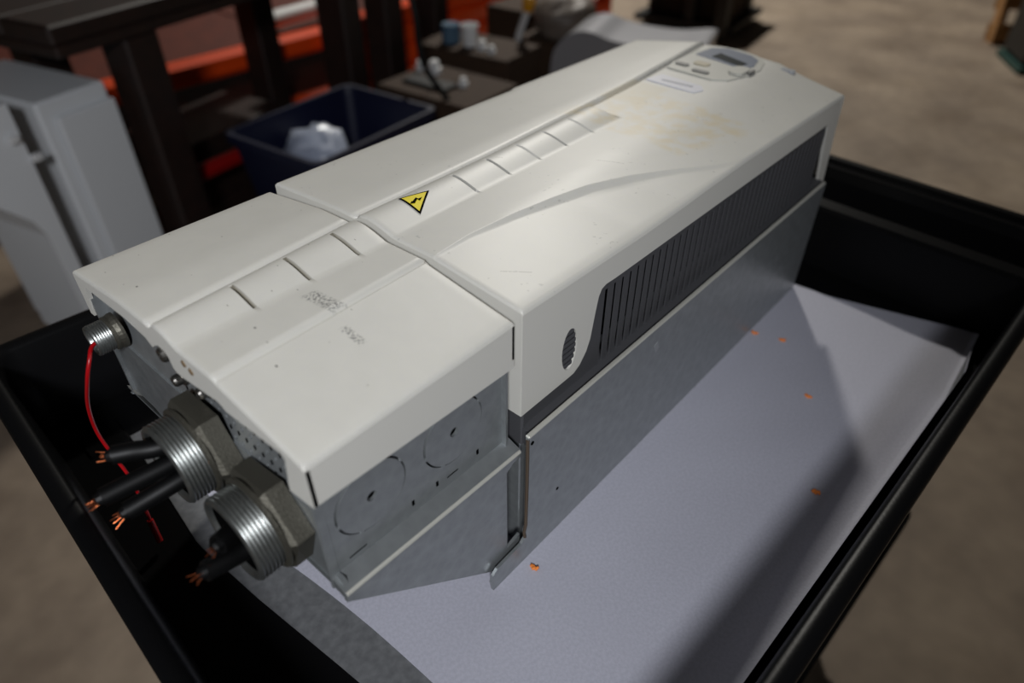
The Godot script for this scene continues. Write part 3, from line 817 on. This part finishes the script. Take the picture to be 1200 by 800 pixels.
func warning_label(t: Node3D):
	var a := Vector2(0.1145, -0.1965); var b := Vector2(0.1222, -0.2215); var c := Vector2(0.1400, -0.1955)
	var mid := (a + b + c) / 3.0
	var made: Node3D = t
	for layer in 2:
		var k := 1.0 if layer == 0 else 0.80
		var p := [mid + (a - mid) * k, mid + (b - mid) * k, mid + (c - mid) * k]
		var st := sb(); st.set_smooth_group(1)
		var n := 14
		var G := func(i: int, j: int) -> Vector3:
			var q: Vector2 = p[0] + (p[1] - p[0]) * (float(i) / n) + (p[2] - p[0]) * (float(j) / n)
			return top_at(q.x, q.y, 0.0005 + 0.0003 * layer)
		for i in n:
			for j in n - i:
				t3(st, G.call(i, j), G.call(i + 1, j), G.call(i, j + 1), Vector3.UP)
				if i + j < n - 1: t3(st, G.call(i + 1, j), G.call(i + 1, j + 1), G.call(i, j + 1), Vector3.UP)
		var o := obj("warning_label" if layer == 0 else "yellow_field", st, mat("label_black", Color(0.02, 0.02, 0.02), 0.8) if layer == 0 else mat("label_yellow", Color(0.90, 0.82, 0.05), 0.6), made)
		if layer == 0: made = o; mat("label_black", Color.BLACK).metallic_specular = 0.1; o.set_meta("label", "yellow warning triangle with a black lightning bolt")
	# lightning bolt, its point towards the triangle's base
	var apex := b; var base := (a + c) * 0.5
	var ax := (apex - base).normalized(); var ay := Vector2(-ax.y, ax.x)
	var st := sb()
	var bolt := PackedVector2Array([Vector2(0.0062, 0.0016), Vector2(0.0008, 0.0030), Vector2(0.0008, 0.0006), Vector2(-0.0052, 0.0014), Vector2(-0.0044, 0.0022), Vector2(-0.0078, 0.0002), Vector2(-0.0038, -0.0010), Vector2(-0.0044, -0.0002), Vector2(0.0022, -0.0014), Vector2(0.0022, 0.0008)])
	var ids := Geometry2D.triangulate_polygon(bolt)
	for k in range(0, ids.size(), 3):
		var v := []
		for j in 3:
			var q := mid + ax * bolt[ids[k + j]].x * 0.95 + ay * bolt[ids[k + j]].y * 1.1
			v.append(top_at(q.x, q.y, 0.0011))
		t3(st, v[0], v[1], v[2], Vector3.UP)
	obj("lightning_bolt", st, M["label_black"], made)

func slab(st: SurfaceTool, poly: PackedVector2Array, y0: float, y1: float):    # (x, z) outline standing on the cover
	prism(st, poly, func(p): return V(p.x, y0, p.y), Vector3(0, y1 - y0, 0))

func rounded(cx: float, cz: float, sx: float, sz: float, r: float) -> PackedVector2Array:
	var out := PackedVector2Array()
	for c in [[1, 1, 0.0], [-1, 1, PI / 2], [-1, -1, PI], [1, -1, PI * 1.5]]:
		out.append_array(circle(Vector2(cx + c[0] * (sx / 2 - r), cz + c[1] * (sz / 2 - r)), r, r, c[2], c[2] + PI / 2, 5))
	return out

func keypad(t: Node3D):
	var st := sb()
	var body := PackedVector2Array([Vector2(0.0975, -0.6080), Vector2(0.1540, -0.6040), Vector2(0.1690, -0.6130), Vector2(0.1790, -0.6420), Vector2(0.1800, -0.6680), Vector2(0.1720, -0.6960), Vector2(0.1560, -0.7110), Vector2(0.1320, -0.7190), Vector2(0.1110, -0.7180), Vector2(0.0980, -0.7060), Vector2(0.0930, -0.6800), Vector2(0.0930, -0.6300)])
	slab(st, body, 0.008, 0.0136)
	var o := obj("keypad", st, mat("keypad_grey", Color(0.74, 0.735, 0.70), 0.4), t)
	st = sb(); slab(st, PackedVector2Array([Vector2(0.0990, -0.6690), Vector2(0.1660, -0.6560), Vector2(0.1700, -0.6720), Vector2(0.1640, -0.6950), Vector2(0.1500, -0.7060), Vector2(0.1180, -0.7130), Vector2(0.1020, -0.7010)]), 0.0130, 0.0144)
	obj("screen_bezel", st, mat("bezel_blue_grey", Color(0.52, 0.545, 0.60), 0.3), o)
	st = sb(); slab(st, PackedVector2Array([Vector2(0.1180, -0.6720), Vector2(0.1590, -0.6600), Vector2(0.1610, -0.6740), Vector2(0.1200, -0.6890)]), 0.0140, 0.0148)
	obj("screen", st, mat("lcd_dark", Color(0.14, 0.17, 0.18), 0.25), o)
	var bm := mat("button_grey", Color(0.36, 0.36, 0.35), 0.5)
	for b in [[0.1060, -0.6260, 0.016, 0.008], [0.1340, -0.6170, 0.020, 0.0075]]:
		st = sb(); slab(st, rounded(b[0], b[1], b[2], b[3], 0.003), 0.0132, 0.0150); obj("button", st, bm, o)
	st = sb(); slab(st, rounded(0.1220, -0.6420, 0.018, 0.012, 0.004), 0.0132, 0.0148); obj("button", st, mat("button_tan", Color(0.66, 0.62, 0.52), 0.5), o)
	st = sb(); slab(st, rounded(0.1660, -0.6440, 0.017, 0.026, 0.006), 0.0120, 0.0165); obj("release_grip", st, M["keypad_grey"], o)
	st = sb(); slab(st, rounded(0.1775, -0.6500, 0.004, 0.014, 0.0018), 0.0120, 0.0158); obj("grip_painted_shadow", st, bm, o)  # dark slab stands in for the shaded gap beside the grip
	st = sb(); slab(st, rounded(0.1960, -0.6960, 0.024, 0.008, 0.003), 0.0050, 0.0112); obj("badge", st, mat("badge_grey", Color(0.62, 0.63, 0.65), 0.4), t)
	# pale plaque under the keypad; its print is too blurred to read
	st = sb(); slab(st, PackedVector2Array([Vector2(0.1010, -0.5600), Vector2(0.1600, -0.5570), Vector2(0.1640, -0.5700), Vector2(0.1560, -0.5800), Vector2(0.1060, -0.5850)]), 0.010, 0.0130)
	var pl := obj("plaque", st, mat("plaque_white", Color(0.84, 0.84, 0.87), 0.35), t)
	st = sb(); box(st, V(0.1330, 0.0130, -0.5700), Vector3(0.036, 0.0006, 0.004), 0.0001, Basis(Vector3.UP, 0.06)); obj("print", st, mat("print_grey", Color(0.58, 0.58, 0.62), 0.5), pl)

# ------------------------------------------------------------------ cables
func cables():
	var rng := RandomNumberGenerator.new(); rng.seed = 12
	var list := [
		[[V(0.146, -0.052, 0.004), V(0.143, -0.051, 0.026), V(0.134, -0.0505, 0.040), V(0.129, -0.0500, 0.049)], "black power cable stub in the middle hub, uppermost with its tip catching light"],
		[[V(0.150, -0.062, 0.004), V(0.148, -0.062, 0.028), V(0.145, -0.062, 0.050), V(0.143, -0.0620, 0.066)], "longest black power cable stub poking from the middle hub between its two mates"],
		[[V(0.155, -0.071, 0.004), V(0.153, -0.073, 0.028), V(0.150, -0.0755, 0.046), V(0.148, -0.0770, 0.059)], "black power cable stub lowest in the middle hub, nearest the foam sheet"],
		[[V(0.212, -0.070, 0.004), V(0.214, -0.068, 0.022), V(0.219, -0.0640, 0.031), V(0.222, -0.0620, 0.0385)], "shorter black power cable stub with bent copper end in the hub nearest the knockouts"],
		[[V(0.222, -0.080, 0.004), V(0.222, -0.0795, 0.026), V(0.2225, -0.0760, 0.040), V(0.2225, -0.0735, 0.0500)], "longer black power cable stub with splayed copper strands in the hub nearest the knockouts"],
	]
	for c in list:
		var path: Array = curve(c[0], 6)
		org = c[0][0]
		var t := thing("power_cable", c[1], "cable", "black power cable stubs in the conduit hubs")
		var st := sb(); tube(st, path, 0.0060, 14); obj("jacket", st, M["cable_black"], t)
		var tip: Vector3 = path[-1]; var d: Vector3 = (path[-1] - path[-2]).normalized()
		st = sb(); lathe(st, [[0.0, 0.0042], [0.0020, 0.0040], [0.0036, 0.0028], [0.0044, 0.0]], tip, d, 12); obj("cut_end", st, M["cable_black"], t)
		st = sb()
		for k in 7:
			var off := axes(d) * Vector3(cos(k * 0.7), 0, sin(k * 0.7)) * rng.randf_range(0.0006, 0.0030)
			var e := tip + off * 1.6 + d * rng.randf_range(0.005, 0.0095) + Vector3(rng.randf_range(-1, 1), rng.randf_range(-1, 1), 0) * 0.0025
			tube(st, [tip + off * 0.7 - d * 0.001, (tip + off + e) * 0.5 + d * 0.001, e], 0.00032, 4)
		obj("copper_strands", st, M["copper"], t)
	org = V(0.040, -0.034, 0.006)
	var w := thing("signal_wire", "thin red wire hanging in a curve from the small threaded hub", "wire")
	var path2: Array = curve([V(0.040, -0.034, 0.000), V(0.0400, -0.0345, 0.015), V(0.0480, -0.0400, 0.0235), V(0.0450, -0.0560, 0.0295), V(0.0250, -0.0900, 0.0330), V(0.0140, -0.1230, 0.0340), V(0.0150, -0.1500, 0.0320), V(0.0210, -0.1720, 0.0300), V(0.0230, -0.2010, 0.0305), V(0.0330, -0.2200, 0.0335)], 8)
	var st := sb(); tube(st, path2, 0.0014, 8); obj("insulation", st, M["wire_red"], w)
	st = sb(); tube(st, [V(0.0310, -0.2170, 0.0330), V(0.0370, -0.2310, 0.0345), V(0.0390, -0.2365, 0.0350)], 0.0026, 10); obj("crimp_sleeve", st, mat("crimp_red", Color(0.75, 0.06, 0.05), 0.3), w)

func crumbs():
	var n := 0
	for s in [[0.3150, -0.5737, 0.5, "orange crumb on the foam sheet nearest the far end of the drive's shadow"], [0.3757, -0.5019, 2.0, "orange crumb on the foam sheet just inside the shadow's slanting edge"], [0.4328, -0.3850, 1.1, "orange crumb on the foam sheet nearest the cart's side rim"], [0.2850, -0.5650, 2.6, "orange crumb against the foot of the drive's side plate"], [0.2900, -0.1559, 0.2, "pale orange crumb by the drive's lower front corner"]]:
		org = V(s[0], -0.2405, s[1])
		var st := sb()
		for k in 3: box(st, org + Vector3(0.0022 * (k - 1), 0.0005 * k, 0.001 * (k % 2)), Vector3(0.0042, 0.0024, 0.0030 - 0.0004 * k), 0.0007, Basis(Vector3(0.2, 1, 0.3).normalized(), s[2] + k * 0.6))
		tag(obj("crumb", st, mat("crumb_orange", Color(0.88, 0.50, 0.20), 0.7)), s[3], "crumb", "orange crumbs on the foam sheet")
		n += 1

# ------------------------------------------------------------------ behind the cart
var rb := Basis(Vector3(0.967, 0, -0.254), Vector3.UP, Vector3(0.254, 0, 0.967))   # along the benches: -z runs away from the cart
func R(p: Vector3, across: float, y: float, along: float) -> Vector3: return Vector3(p.x, y, p.z) + rb * Vector3(across, 0, -along)

func bench(p: Vector3, length: float, depth: float, first_leg: float, label: String):
	org = R(p, -depth / 2, 0, length / 2)
	var t := thing("workbench", label, "workbench", "dark wooden workbenches behind the cart")
	var m: Material = M["bench_wood"]
	var under := HY - 0.25
	var n := 3
	for k in n:
		var st := sb(); box(st, R(p, -depth * (k + 0.5) / n, under + 0.0525, length / 2), Vector3(depth / n - 0.003, 0.045, length), 0.006, rb); obj("plank", st, m, t)
	var st := sb(); box(st, R(p, -depth / 2, under + 0.015, length / 2), Vector3(depth - 0.006, 0.028, length - 0.006), 0.004, rb); obj("under_frame", st, m, t)
	for a in [[-0.065, first_leg], [-0.065, length - 0.07], [0.06 - depth, first_leg], [0.06 - depth, length - 0.07]]:
		st = sb(); box(st, R(p, a[0], under / 2, a[1]), Vector3(0.105, under, 0.105), 0.006, rb); obj("leg", st, m, t)

func benches():
	bench(Vector3(-1.384, 0, -0.452), 1.17, 0.54, 0.24, "dark wooden workbench above the grey cabinets")
	bench(Vector3(-1.384 - 0.254 * 1.27, 0, -0.452 - 0.967 * 1.27), 0.50, 0.36, 0.08, "short dark wooden workbench in line beyond the first, by the blue bin")

func cabinets():
	var m: Material = M["cabinet_grey"]
	var p := Vector3(-1.436, 0, -0.385)
	var h := HY - 0.35
	org = R(p, -0.2, 0, 0.1)
	var t := thing("metal_cabinet", "tall light grey metal cabinet tucked against the first workbench's end", "cabinet")
	var st := sb(); box(st, R(p, -0.22, h / 2 + 0.01, 0.10), Vector3(0.40, h - 0.02, 0.20), 0.008, rb); obj("body", st, m, t)
	st = sb(); box(st, R(p, -0.008, h / 2 - 0.01, 0.115), Vector3(0.018, h - 0.06, 0.165), 0.004, rb); obj("door", st, m, t)
	st = sb(); box(st, R(p, -0.22, 0.015, 0.1), Vector3(0.36, 0.03, 0.16), 0.003, rb); obj("plinth", st, M["vent_black"], t)
	var p2 := Vector3(-1.385, 0, -0.312)
	org = R(p2, -0.15, 0, -0.15)
	t = thing("metal_cabinet", "shorter light grey metal enclosure with small latches, across a dark gap from the tall cabinet", "cabinet")
	st = sb()
	prism(st, PackedVector2Array([Vector2(0, HY - 0.310), Vector2(0.30, HY - 0.310), Vector2(0.30, HY - 0.43), Vector2(0.15, HY - 0.48), Vector2(0.060, HY - 0.580), Vector2(0.042, HY - 0.63), Vector2(0.042, 0.05), Vector2(0.0, 0.05)]), func(q): return R(p2, 0.0, q.y, -q.x), rb * Vector3(-0.25, 0, 0))
	obj("body", st, m, t)
	st = sb(); box(st, R(p2, -0.125, 0.025, -0.02), Vector3(0.25, 0.05, 0.04), 0.003, rb); obj("foot", st, m, t)
	for y in [HY - 0.385, HY - 0.44]:
		st = sb(); box(st, R(p2, 0.008, y, -0.022 if y > HY - 0.40 else 0.010), Vector3(0.016, 0.018, 0.024), 0.003, rb); obj("latch", st, M["white_plastic"], t)

func rack():
	var o: Material = M["rack_orange"]
	var x := -2.264
	org = Vector3(-2.75, 0, -2.2)
	var t := thing("storage_rack", "orange storage rack with reddish boards behind the workbenches", "rack")
	for s in [[HY - 0.64, "shelf"], [HY - 0.90, "shelf"]]:
		var y: float = s[0]
		for xx in [x - 0.03, -3.24]:
			var st := sb(); box(st, Vector3(xx, y, -2.25), Vector3(0.06, 0.098, 3.6), 0.022); obj("beam", st, o, t)
		for k in 3:
			var st := sb(); box(st, Vector3(-2.76, y + 0.018, -1.06 - 1.2 * k), Vector3(0.92, 0.02, 1.19), 0.003); obj("deck_board", st, M["deck_board"], t)
	for z in [-0.47, -4.03]:
		for xx in [x - 0.05, -3.25]:
			var st := sb(); box(st, Vector3(xx, 0.7, z), Vector3(0.08, 1.4, 0.07), 0.006); obj("upright", st, o, t)
	# loose beams standing in front of the far half
	var k2 := 0
	for b in [[-2.18, 0.045, "orange rack beam at the bottom of the loose pile, on the floor"], [-2.18, 0.136, "orange rack beam second from the bottom of the loose pile"], [-2.18, 0.227, "orange rack beam in the middle of the loose pile"], [-2.18, 0.318, "orange rack beam second from the top of the loose pile"], [-2.18, 0.409, "orange rack beam on top of the loose pile"]]:
		org = Vector3(b[0], b[1], -2.52)
		var st := sb(); box(st, org, Vector3(0.07, 0.088, 1.50), 0.016, Basis(Vector3.UP, 0.02 * sin(k2 * 2.3)))
		tag(obj("loose_beam", st, o), b[2], "beam", "loose orange beams piled by the rack")
		k2 += 1
	org = Vector3(-2.38, HY - 0.56, -1.7)
	var t2 := thing("paper_tube", "white paper tube lying on the rack's upper shelf", "tube")
	var st := sb(); lathe(st, [[0.022, 0.0], [0.036, 0.0], [0.036, 0.40], [0.022, 0.40], [0.022, 0.0]], Vector3(-2.36, HY - 0.546, -1.52), Vector3(-0.12, 0, -1), 20); obj("wall", st, M["white_plastic"], t2)
	org = Vector3(-1.66, HY - 0.70, -0.83)
	t2 = thing("red_bar", "dark red bar with a white end cap sticking out below the rack", "bar")
	st = sb(); tube(st, [Vector3(-1.60, HY - 0.72, -0.74), Vector3(-1.72, HY - 0.735, -1.25)], 0.026, 14); obj("bar", st, M["rack_red"], t2)
	st = sb(); lathe(st, [[0.0, 0.014], [0.018, 0.012], [0.028, 0.0], [0.0, 0.0]], Vector3(-1.60, HY - 0.72, -0.74), Vector3(0.23, 0, 0.97), 14); obj("end_cap", st, M["white_plastic"], t2)
	st = sb(); box(st, Vector3(-1.66, (HY - 0.76) / 2, -1.0), Vector3(0.05, HY - 0.762, 0.05), 0.003); obj("prop", st, M["bench_wood"], t2)

func bin_and_boxes():
	org = Vector3(-1.96, 0, -1.02)
	var cr := thing("floor_crate", "dark wooden crate on the floor under the first workbench", "crate")
	for k in 4:
		var s0 := sb(); box(s0, Vector3(-1.96, 0.04 + 0.075 * k, -1.02), Vector3(0.30, 0.070, 0.46), 0.004, rb); obj("plank", s0, M["bench_wood"], cr)
	var m: Material = M["bin_blue"]
	# blue bin standing on a dark crate
	var c := Vector3(-1.285, 0, -1.10)
	var bb := Basis(Vector3.UP, 0.12)
	var top := HY - 0.55
	org = c + Vector3(0, 0.12, 0)
	var t := thing("storage_bin", "open dark blue plastic storage bin standing beyond the drive", "bin")
	var st := sb()
	var ring := func(i: float) -> Array:
		var out := []
		for v in rr(-0.20 + i, 0.20 - i, -0.26 + i, 0.26 - i, 0.03): out.append(c + bb * Vector3(v.x, 0, v.y))
		return out
	var prof := [[0.045, 0.122], [0.012, top - 0.03], [0.0, top - 0.028], [0.0, top], [0.014, top], [0.018, top - 0.02], [0.05, 0.13]]
	for k in prof.size() - 1:
		var A: Array = ring.call(prof[k][0]); var B: Array = ring.call(prof[k + 1][0])
		for i in A.size():
			var j := (i + 1) % A.size()
			var rad: Vector3 = (A[i] - c) * (1.0 if k < 3 else -1.0)
			if k == 3: rad = Vector3.UP
			var ya := Vector3(0, prof[k][1], 0); var yb := Vector3(0, prof[k + 1][1], 0)
			q4(st, A[i] + ya, A[j] + ya, B[j] + yb, B[i] + yb, rad)
	obj("tub", st, m, t)
	st = sb(); box(st, c + Vector3(0, 0.128, 0), Vector3(0.30, 0.01, 0.42), 0.002, bb); obj("bottom", st, m, t)
	org = c
	st = sb()
	box(st, c + Vector3(0, 0.06, 0), Vector3(0.40, 0.12, 0.50), 0.006, bb)
	tag(obj("crate", st, M["bench_wood"]), "dark wooden crate under the blue storage bin", "crate")
	# clear bags of parts in the bin
	var rng := RandomNumberGenerator.new(); rng.seed = 33
	for s in [[Vector3(-1.335, 0.315, -1.055), 0.115, "clear plastic bag of white parts on top in the blue bin"], [Vector3(-1.20, 0.30, -1.21), 0.075, "small clear plastic bag deeper in the blue bin"]]:
		org = s[0]
		t = thing("plastic_bag", s[2], "bag", "clear bags in the blue bin")
		st = sb(); blob(st, s[0], Vector3(s[1], s[1] * 0.85, s[1] * 0.9), 0.22, 5 + int(s[1] * 100))
		obj("film", st, mat("bag_film", Color(0.62, 0.65, 0.72), 0.3), t)
	org = Vector3(-1.24, 0.131, -1.0)
	st = sb(); box(st, Vector3(-1.27, 0.18, -1.10), Vector3(0.26, 0.10, 0.38), 0.01, bb)
	tag(obj("parts_box", st, mat("parts_dark", Color(0.10, 0.10, 0.12), 0.6)), "dark box of parts at the bottom of the blue bin", "box")
	# cardboard boxes
	var i := 0
	for s in [[Vector3(-1.36, 0, -1.66), Vector3(0.42, 0.385, 0.30), "cardboard box nearest the blue bin, small parts on top"], [Vector3(-1.53, 0, -2.00), Vector3(0.44, 0.42, 0.25), "cardboard box topped with a white cup and a blue tin"], [Vector3(-1.42, 0, -2.42), Vector3(0.26, 0.40, 0.32), "cardboard box beside the silver hood, under the pale plastic bundle"], [Vector3(-1.76, 0, -2.66), Vector3(0.36, 0.42, 0.34), "cardboard box at the far end of the row, behind the pale plastic bundle"]]:
		var p: Vector3 = s[0]; var z: Vector3 = s[1]
		var b := Basis(Vector3.UP, 0.10 + 0.05 * sin(i * 1.7))
		org = p
		t = thing("cardboard_box", s[2], "box", "cardboard boxes behind the drive")
		st = sb(); box(st, p + Vector3(0, z.y / 2, 0), z, 0.004, b); obj("carton", st, M["cardboard"], t)
		for sd in [-1, 1]:
			st = sb(); box(st, p + Vector3(0, z.y + 0.004, 0) + b * Vector3(sd * z.x * 0.25, 0, 0), Vector3(z.x * 0.49, 0.005, z.z * 0.99), 0.001, b); obj("flap", st, M["cardboard"], t)
		i += 1
	# things on the boxes
	small("paper_cup", Vector3(-1.535, 0.4275, -1.96), [[0.0, 0.0], [0.026, 0.0], [0.034, 0.078], [0.036, 0.080], [0.032, 0.080], [0.025, 0.006], [0.0, 0.006]], "white_plastic", "white paper cup standing on the middle cardboard box", "cup")
	small("tin_can", Vector3(-1.625, 0.4275, -1.945), [[0.0, 0.0], [0.036, 0.0], [0.038, 0.004], [0.038, 0.066], [0.035, 0.070], [0.0, 0.068]], "tin_blue", "pale blue tin next to the white paper cup", "tin")
	for s in [[Vector3(-1.465, 0.4275, -1.955), 0.02, "white plastic fitting next to the paper cup, larger of two"], [Vector3(-1.405, 0.4275, -1.945), 0.016, "white plastic fitting at the edge of the middle cardboard box"], [Vector3(-1.48, 0.3925, -1.71), 0.026, "white plastic fitting on the nearest cardboard box, by the black cable"], [Vector3(-1.30, 0.3925, -1.68), 0.017, "cream plastic fitting on the nearest cardboard box, away from the cable"], [Vector3(-1.545, 0.3925, -1.70), 0.02, "white plastic fitting at the bench side of the nearest cardboard box"]]:
		small("pipe_fitting", s[0], [[0.0, 0.0], [s[1], 0.0], [s[1], s[1] * 0.8], [s[1] * 0.7, s[1] * 0.9], [s[1] * 0.7, s[1] * 1.7], [s[1] * 0.5, s[1] * 1.8], [0.0, s[1] * 1.8]], "white_plastic", s[2], "fitting", "white fittings on the boxes")
	org = Vector3(-1.40, 0.3925, -1.62)
	st = sb(); box(st, Vector3(-1.40, 0.3990, -1.610), Vector3(0.20, 0.012, 0.08), 0.003, Basis(Vector3.UP, 0.1))
	tag(obj("tray", st, mat("tray_black", Color(0.04, 0.04, 0.05), 0.5)), "flat black tray on the nearest cardboard box", "tray")
	org = Vector3(-1.38, 0.41, -2.40)
	t = thing("wrapped_bundle", "crumpled pale plastic bundle on the cardboard box beside the silver hood", "bundle")
	st = sb(); blob(st, Vector3(-1.40, 0.475, -2.39), Vector3(0.125, 0.085, 0.13), 0.3, 8); obj("film", st, mat("bundle_film", Color(0.40, 0.36, 0.33), 0.5), t)
	org = Vector3(-1.55, 0.0, -2.19)
	t = thing("floor_brush", "white handled tool with a yellow tip standing between the cardboard boxes", "brush")
	st = sb(); tube(st, [Vector3(-1.56, 0.02, -2.195), Vector3(-1.47, 0.44, -2.185), Vector3(-1.41, 0.545, -2.165)], 0.014, 10); obj("handle", st, M["white_plastic"], t)
	st = sb(); lathe(st, [[0.0, 0.0], [0.022, 0.0], [0.028, 0.04], [0.016, 0.06], [0.0, 0.06]], Vector3(-1.41, 0.545, -2.165), Vector3(0.35, 1, 0.15), 12); obj("tip", st, mat("tip_yellow", Color(0.80, 0.55, 0.06), 0.5), t)
	org = Vector3(-1.2, 0, -1.55)
	st = sb(); tube(st, curve([Vector3(-1.42, HY - 0.16, -1.49), Vector3(-1.33, HY - 0.30, -1.495), Vector3(-1.31, HY - 0.42, -1.49), Vector3(-1.29, HY - 0.50, -1.50), Vector3(-1.25, HY - 0.60, -1.55), Vector3(-1.18, HY - 0.72, -1.62), Vector3(-1.08, HY - 0.92, -1.56), Vector3(-0.95, 0.012, -1.62), Vector3(-0.75, 0.012, -1.75)], 8), 0.010, 10)
	tag(obj("hanging_cable", st, M["cable_black"]), "black cable hanging from the second workbench past the boxes", "cable")

func small(called: String, p: Vector3, prof: Array, m: String, label: String, cat: String, group := ""):
	org = p
	if m == "tin_blue": mat("tin_blue", Color(0.28, 0.38, 0.46), 0.4)
	var st := sb(); lathe(st, prof, p, Vector3.UP, 20, 0.0, false)
	tag(obj(called, st, M[m]), label, cat, group)

func blob(st: SurfaceTool, c: Vector3, r: Vector3, rough: float, sd: int):
	var n := FastNoiseLite.new(); n.seed = sd; n.frequency = 1.1; n.fractal_octaves = 3
	st.set_smooth_group(1)
	var P := func(i: int, j: int) -> Vector3:
		var a := TAU * (i % 20) / 20.0; var b := PI * j / 12.0
		var d := Vector3(sin(b) * cos(a), cos(b), sin(b) * sin(a))
		var k := 1.0 + rough * n.get_noise_3d(d.x * 1.5, d.y * 1.5, d.z * 1.5) * 1.6
		var q := d * r * k
		q.y = maxf(q.y, -r.y * 0.8)
		return c + q
	for i in 20:
		for j in 12:
			var m: Vector3 = (P.call(i, j) + P.call(i + 1, j + 1)) * 0.5 - c
			if j > 0: t3(st, P.call(i, j), P.call(i + 1, j), P.call(i + 1, j + 1), m)
			if j < 11: t3(st, P.call(i, j), P.call(i + 1, j + 1), P.call(i, j + 1), m)
	st.set_smooth_group(-1)

func far_things():
	# curved silver hood on a dark drum
	var st := sb()
	org = Vector3(-0.92, 0, -2.26)
	var t := thing("machine_hood", "curved silver grey metal hood on a dark base beyond the far end of the drive", "machine")
	var sec := [Vector2(-0.26, 0.36), Vector2(-0.25, 0.46), Vector2(-0.20, 0.525), Vector2(-0.13, 0.545), Vector2(-0.05, 0.525), Vector2(0.05, 0.515), Vector2(0.15, 0.515), Vector2(0.26, 0.53), Vector2(0.27, 0.50), Vector2(0.25, 0.36)]
	var cv := []
	for q in sec: cv.append(Vector3(q.x, q.y, 0))
	var fine := PackedVector2Array()
	for q in curve(cv, 6): fine.append(Vector2(q.x, q.y))
	prism(st, fine, func(p): return Vector3(-0.92 + p.x, p.y, -2.12 - p.x * 0.35), Vector3(-0.09, 0, -0.26))
	obj("hood", st, M["silver"], t)
	st = sb(); box(st, Vector3(-0.965, 0.18, -2.25), Vector3(0.44, 0.36, 0.24), 0.01, Basis(Vector3.UP, 0.33)); obj("base", st, mat("machine_dark", Color(0.10, 0.11, 0.10), 0.5), t)
	# black shelving posts at the end of the row
	org = Vector3(-1.62, 0, -4.15)
	t = thing("shelf_frame", "black steel shelving frame standing at the far end of the row", "shelf")
	var bm := mat("frame_black", Color(0.035, 0.035, 0.04), 0.5)
	for p in [Vector3(-1.50, 0.22, -4.10), Vector3(-1.74, 0.22, -4.16), Vector3(-1.60, 0.22, -4.62), Vector3(-2.05, 0.22, -4.24), Vector3(-2.12, 0.22, -4.70)]:
		st = sb(); box(st, p, Vector3(0.07, 0.44, 0.07), 0.004); obj("post", st, bm, t)
	for y in [0.06, 0.40]:
		st = sb(); box(st, Vector3(-1.81, y, -4.40), Vector3(0.66, 0.035, 0.60), 0.004, Basis(Vector3.UP, 0.15)); obj("shelf", st, bm, t)
	var i := 0
	for s in [[Vector3(-1.66, 0.0780, -4.40), Vector3(0.22, 0.22, 0.28), "brown carton on the bottom shelf of the black frame, nearer the open floor"], [Vector3(-1.93, 0.0780, -4.40), Vector3(0.22, 0.27, 0.30), "brown carton on the bottom shelf of the black frame, nearer the racks"]]:
		org = s[0]
		st = sb(); box(st, s[0] + Vector3(0, s[1].y / 2, 0), s[1], 0.004, Basis(Vector3.UP, 0.15)); var o := obj("carton", st, M["cardboard"]); tag(o, s[2], "box", "cartons on the black shelving frame")
		st = sb(); box(st, s[0] + Vector3(0, s[1].y + 0.001, 0), Vector3(s[1].x, 0.002, 0.05), 0.0005, Basis(Vector3.UP, 0.15)); obj("packing_tape", st, mat("tape_tan", Color(0.5, 0.38, 0.22), 0.3), o)
		i += 1
	# pallet leaning on a dark container, far across the floor
	org = Vector3(-0.1, 0, -5.3)
	t = thing("wooden_pallet", "worn wooden pallet standing on edge far across the concrete floor", "pallet")
	var pb := Basis(Vector3.UP, 0.55) * Basis(Vector3.RIGHT, -0.20)
	var po := Vector3(-0.10, 0.0, -5.30)
	for k in 3:
		st = sb(); box(st, po + pb * Vector3(-0.15 + 0.38 * k, 0.50, 0.0), Vector3(0.04, 1.0, 0.09), 0.003, pb); obj("stringer", st, M["pallet_wood"], t)
	for k in 6:
		st = sb(); box(st, po + pb * Vector3(0.23, 0.06 + 0.175 * k, 0.053), Vector3(0.82, 0.095, 0.018), 0.002, pb); obj("slat", st, M["pallet_wood"], t)
		st = sb(); box(st, po + pb * Vector3(0.23, 0.06 + 0.175 * k, -0.053), Vector3(0.82, 0.095, 0.018), 0.002, pb); obj("slat", st, M["pallet_wood"], t)
	org = Vector3(0.22, 0, -4.96)
	t = thing("crate_bin", "black bulk container in front of the wooden pallet", "container")
	st = sb(); box(st, Vector3(0.22, 0.34, -4.96), Vector3(0.62, 0.60, 0.36), 0.02, Basis(Vector3.UP, 0.5)); obj("body", st, mat("container_black", Color(0.03, 0.035, 0.035), 0.5), t)
	st = sb(); box(st, Vector3(0.22, 0.02, -4.96), Vector3(0.64, 0.04, 0.38), 0.004, Basis(Vector3.UP, 0.5)); obj("base_rail", st, mat("rail_teal", Color(0.05, 0.22, 0.20), 0.5), t)
